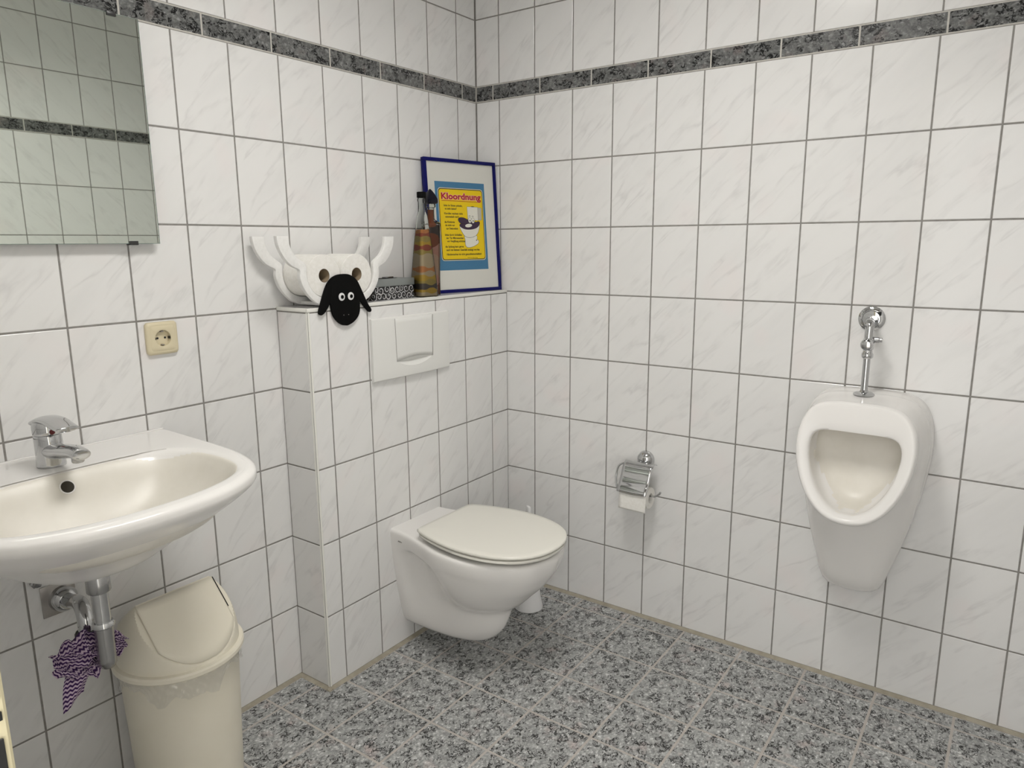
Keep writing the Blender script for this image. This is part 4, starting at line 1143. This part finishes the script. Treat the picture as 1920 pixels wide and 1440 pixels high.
def text(name, s, x, y, h, m, z, width=None, off=0.0, bold=0):
    cu = bpy.data.curves.new(name, 'FONT'); cu.body = s; cu.size = h * 1.38; cu.offset = off; cu.resolution_u = 3
    to_ = bpy.data.objects.new(name, cu); COL.objects.link(to_)
    dg = bpy.context.evaluated_depsgraph_get(); me = bpy.data.meshes.new_from_object(to_.evaluated_get(dg))
    bpy.data.objects.remove(to_); bpy.data.curves.remove(cu)
    xs = [v.co.x for v in me.vertices]; wd_ = max(xs) - min(xs); x0_ = min(xs)
    k = (width / wd_) if width else 1.0
    for v in me.vertices: v.co.x = (v.co.x - x0_) * k + x; v.co.y = v.co.y + y; v.co.z = z
    me.materials.clear(); me.materials.append(m); me.name = name
    return link(bpy.data.objects.new(name, me), mb)
Zt = Zp + 4 * dz
text('heading', 'Kloordnung', -.0930, .3262, .0215, M['ppink'], Zt, .180, .0022)
text('heading', 'Kloordnung', -.0930, .3262, .0215, M['pred'], Zt + dz, .180, .0009)
flat('underline', [(-.0925, .3198), (.0850, .3180), (.0850, .3198), (-.0925, .3217)], Zt + dz, M['pred'], mb)
lines = [('bitte im Sitzen pinkeln,', -.084, .3010, .083), ('es sieht keiner!', -.080, .2900, .052), ('Klorollen wachsen nicht', -.084, .2735, .083), ('automatisch nach!', -.080, .2625, .060),
         ('die Klobürste', -.085, .2440, .045), ('ist nicht nur', -.082, .2330, .042), ('zur Dekoration', -.079, .2215, .052), ('bitte durch Schließen', -.086, .1995, .076), ('der Tür Mitmenschen', -.082, .1885, .078), ('vor Vergiftung schützen', -.079, .1775, .084),
         ('die Spülung kann gerne', -.088, .1585, .082), ('auch bei kleinem Geschäft betätigt werden', -.084, .1470, .152), ('Händewaschen ist nicht gesundheitsschädlich!', -.084, .1315, .160)]
for s, x_, y_, w_ in lines: text('print_line', s, x_, y_, .0068, M['pblack'], Zt, w_, .00028)
text('print_line', 'kloordnung', .010, .1205, .0024, M['pblack'], Zt, .046, .0001)
# cartoon toilet, flat print: black outline shape below each white shape
def toon(name, pts, m, lv, grow=.0011):
    c_ = (sum(p[0] for p in pts) / len(pts), sum(p[1] for p in pts) / len(pts)); out = []
    n = len(pts)
    for i in range(n):
        a, b = pts[i - 1], pts[(i + 1) % n]; dx, dy = b[0] - a[0], b[1] - a[1]; l = math.hypot(dx, dy) or 1
        nx, ny = dy / l, -dx / l
        if (pts[i][0] - c_[0]) * nx + (pts[i][1] - c_[1]) * ny < 0: nx, ny = -nx, -ny
        out.append((pts[i][0] + nx * grow, pts[i][1] + ny * grow))
    flat(name + '_outline', out, Zt + lv * dz, M['pblack'], mb); flat(name, pts, Zt + (lv + .5) * dz, m, mb)
sp_ = lambda P, k=4: [(p.x, p.y) for p in spline([(a, b, 0) for a, b in P], k, True)]
toon('tank_side', [(.066, .3000), (.0865, .2985), (.0850, .2560), (.066, .2550)], M['pgrey'], 1)
toon('tank', [(.020, .3015), (.069, .3010), (.0685, .2540), (.021, .2560)], M['pwhite'], 2)
flat('flush_knob', ell(.046, .3022, .008, .0014), Zt + 3.2 * dz, M['pblack'], mb)
toon('pan_foot', sp_([(.004, .205), (.056, .2), (.0570, .187), (.0650, .182), (.0620, .172), (.040, .162), (.016, .158), (.004, .165), (.003, .185)]), M['pwhite'], 3)
toon('pan', sp_([(-.017, .234), (.030, .228), (.071, .240), (.066, .214), (.052, .200), (.030, .194), (.008, .196), (-.006, .208)]), M['pwhite'], 4)
toon('ring_seat', sp_([(-.018, .234), (-.012, .242), (.014, .248), (.050, .247), (.072, .250), (.073, .240), (.058, .228), (.030, .2225), (.002, .224)]), M['pplum'], 5)
toon('lid_flap', sp_([(-.0235, .254), (-.018, .262), (.002, .262), (.022, .255), (.050, .252), (.048, .2455), (.012, .243), (-.014, .244)]), M['pplum'], 6)
flat('seat_opening', ell(.022, .2355, .016, .0062, .1), Zt + 7.5 * dz, M['pwhite'], mb)
for ex, ey in ((.0290, .2545), (.0435, .2535)):
    toon('eye_dot', ell(ex, ey, .0070, .0095), M['pwhite'], 8, .0008)
    flat('pupil_dot', ell(ex + .001, ey - .0015, .0022, .0028), Zt + 9.2 * dz, M['pblack'], mb)
    flat('brow', [(ex - .007, ey + .0135), (ex, ey + .0165), (ex + .006, ey + .0135), (ex, ey + .0145)], Zt + 9.2 * dz, M['pblack'], mb)
flat('bolt_dot', ell(.055, .1835, .0022, .0022), Zt + 9.2 * dz, M['pblack'], mb)
mesh_obj('glazing', [(-PW / 2 + fwid, fwid, -.0030), (PW / 2 - fwid, fwid, -.0030), (PW / 2 - fwid, PH - fwid, -.0030), (-PW / 2 + fwid, PH - fwid, -.0030)], [(0, 1, 2, 3)], M['pane'], pf, smooth=False)
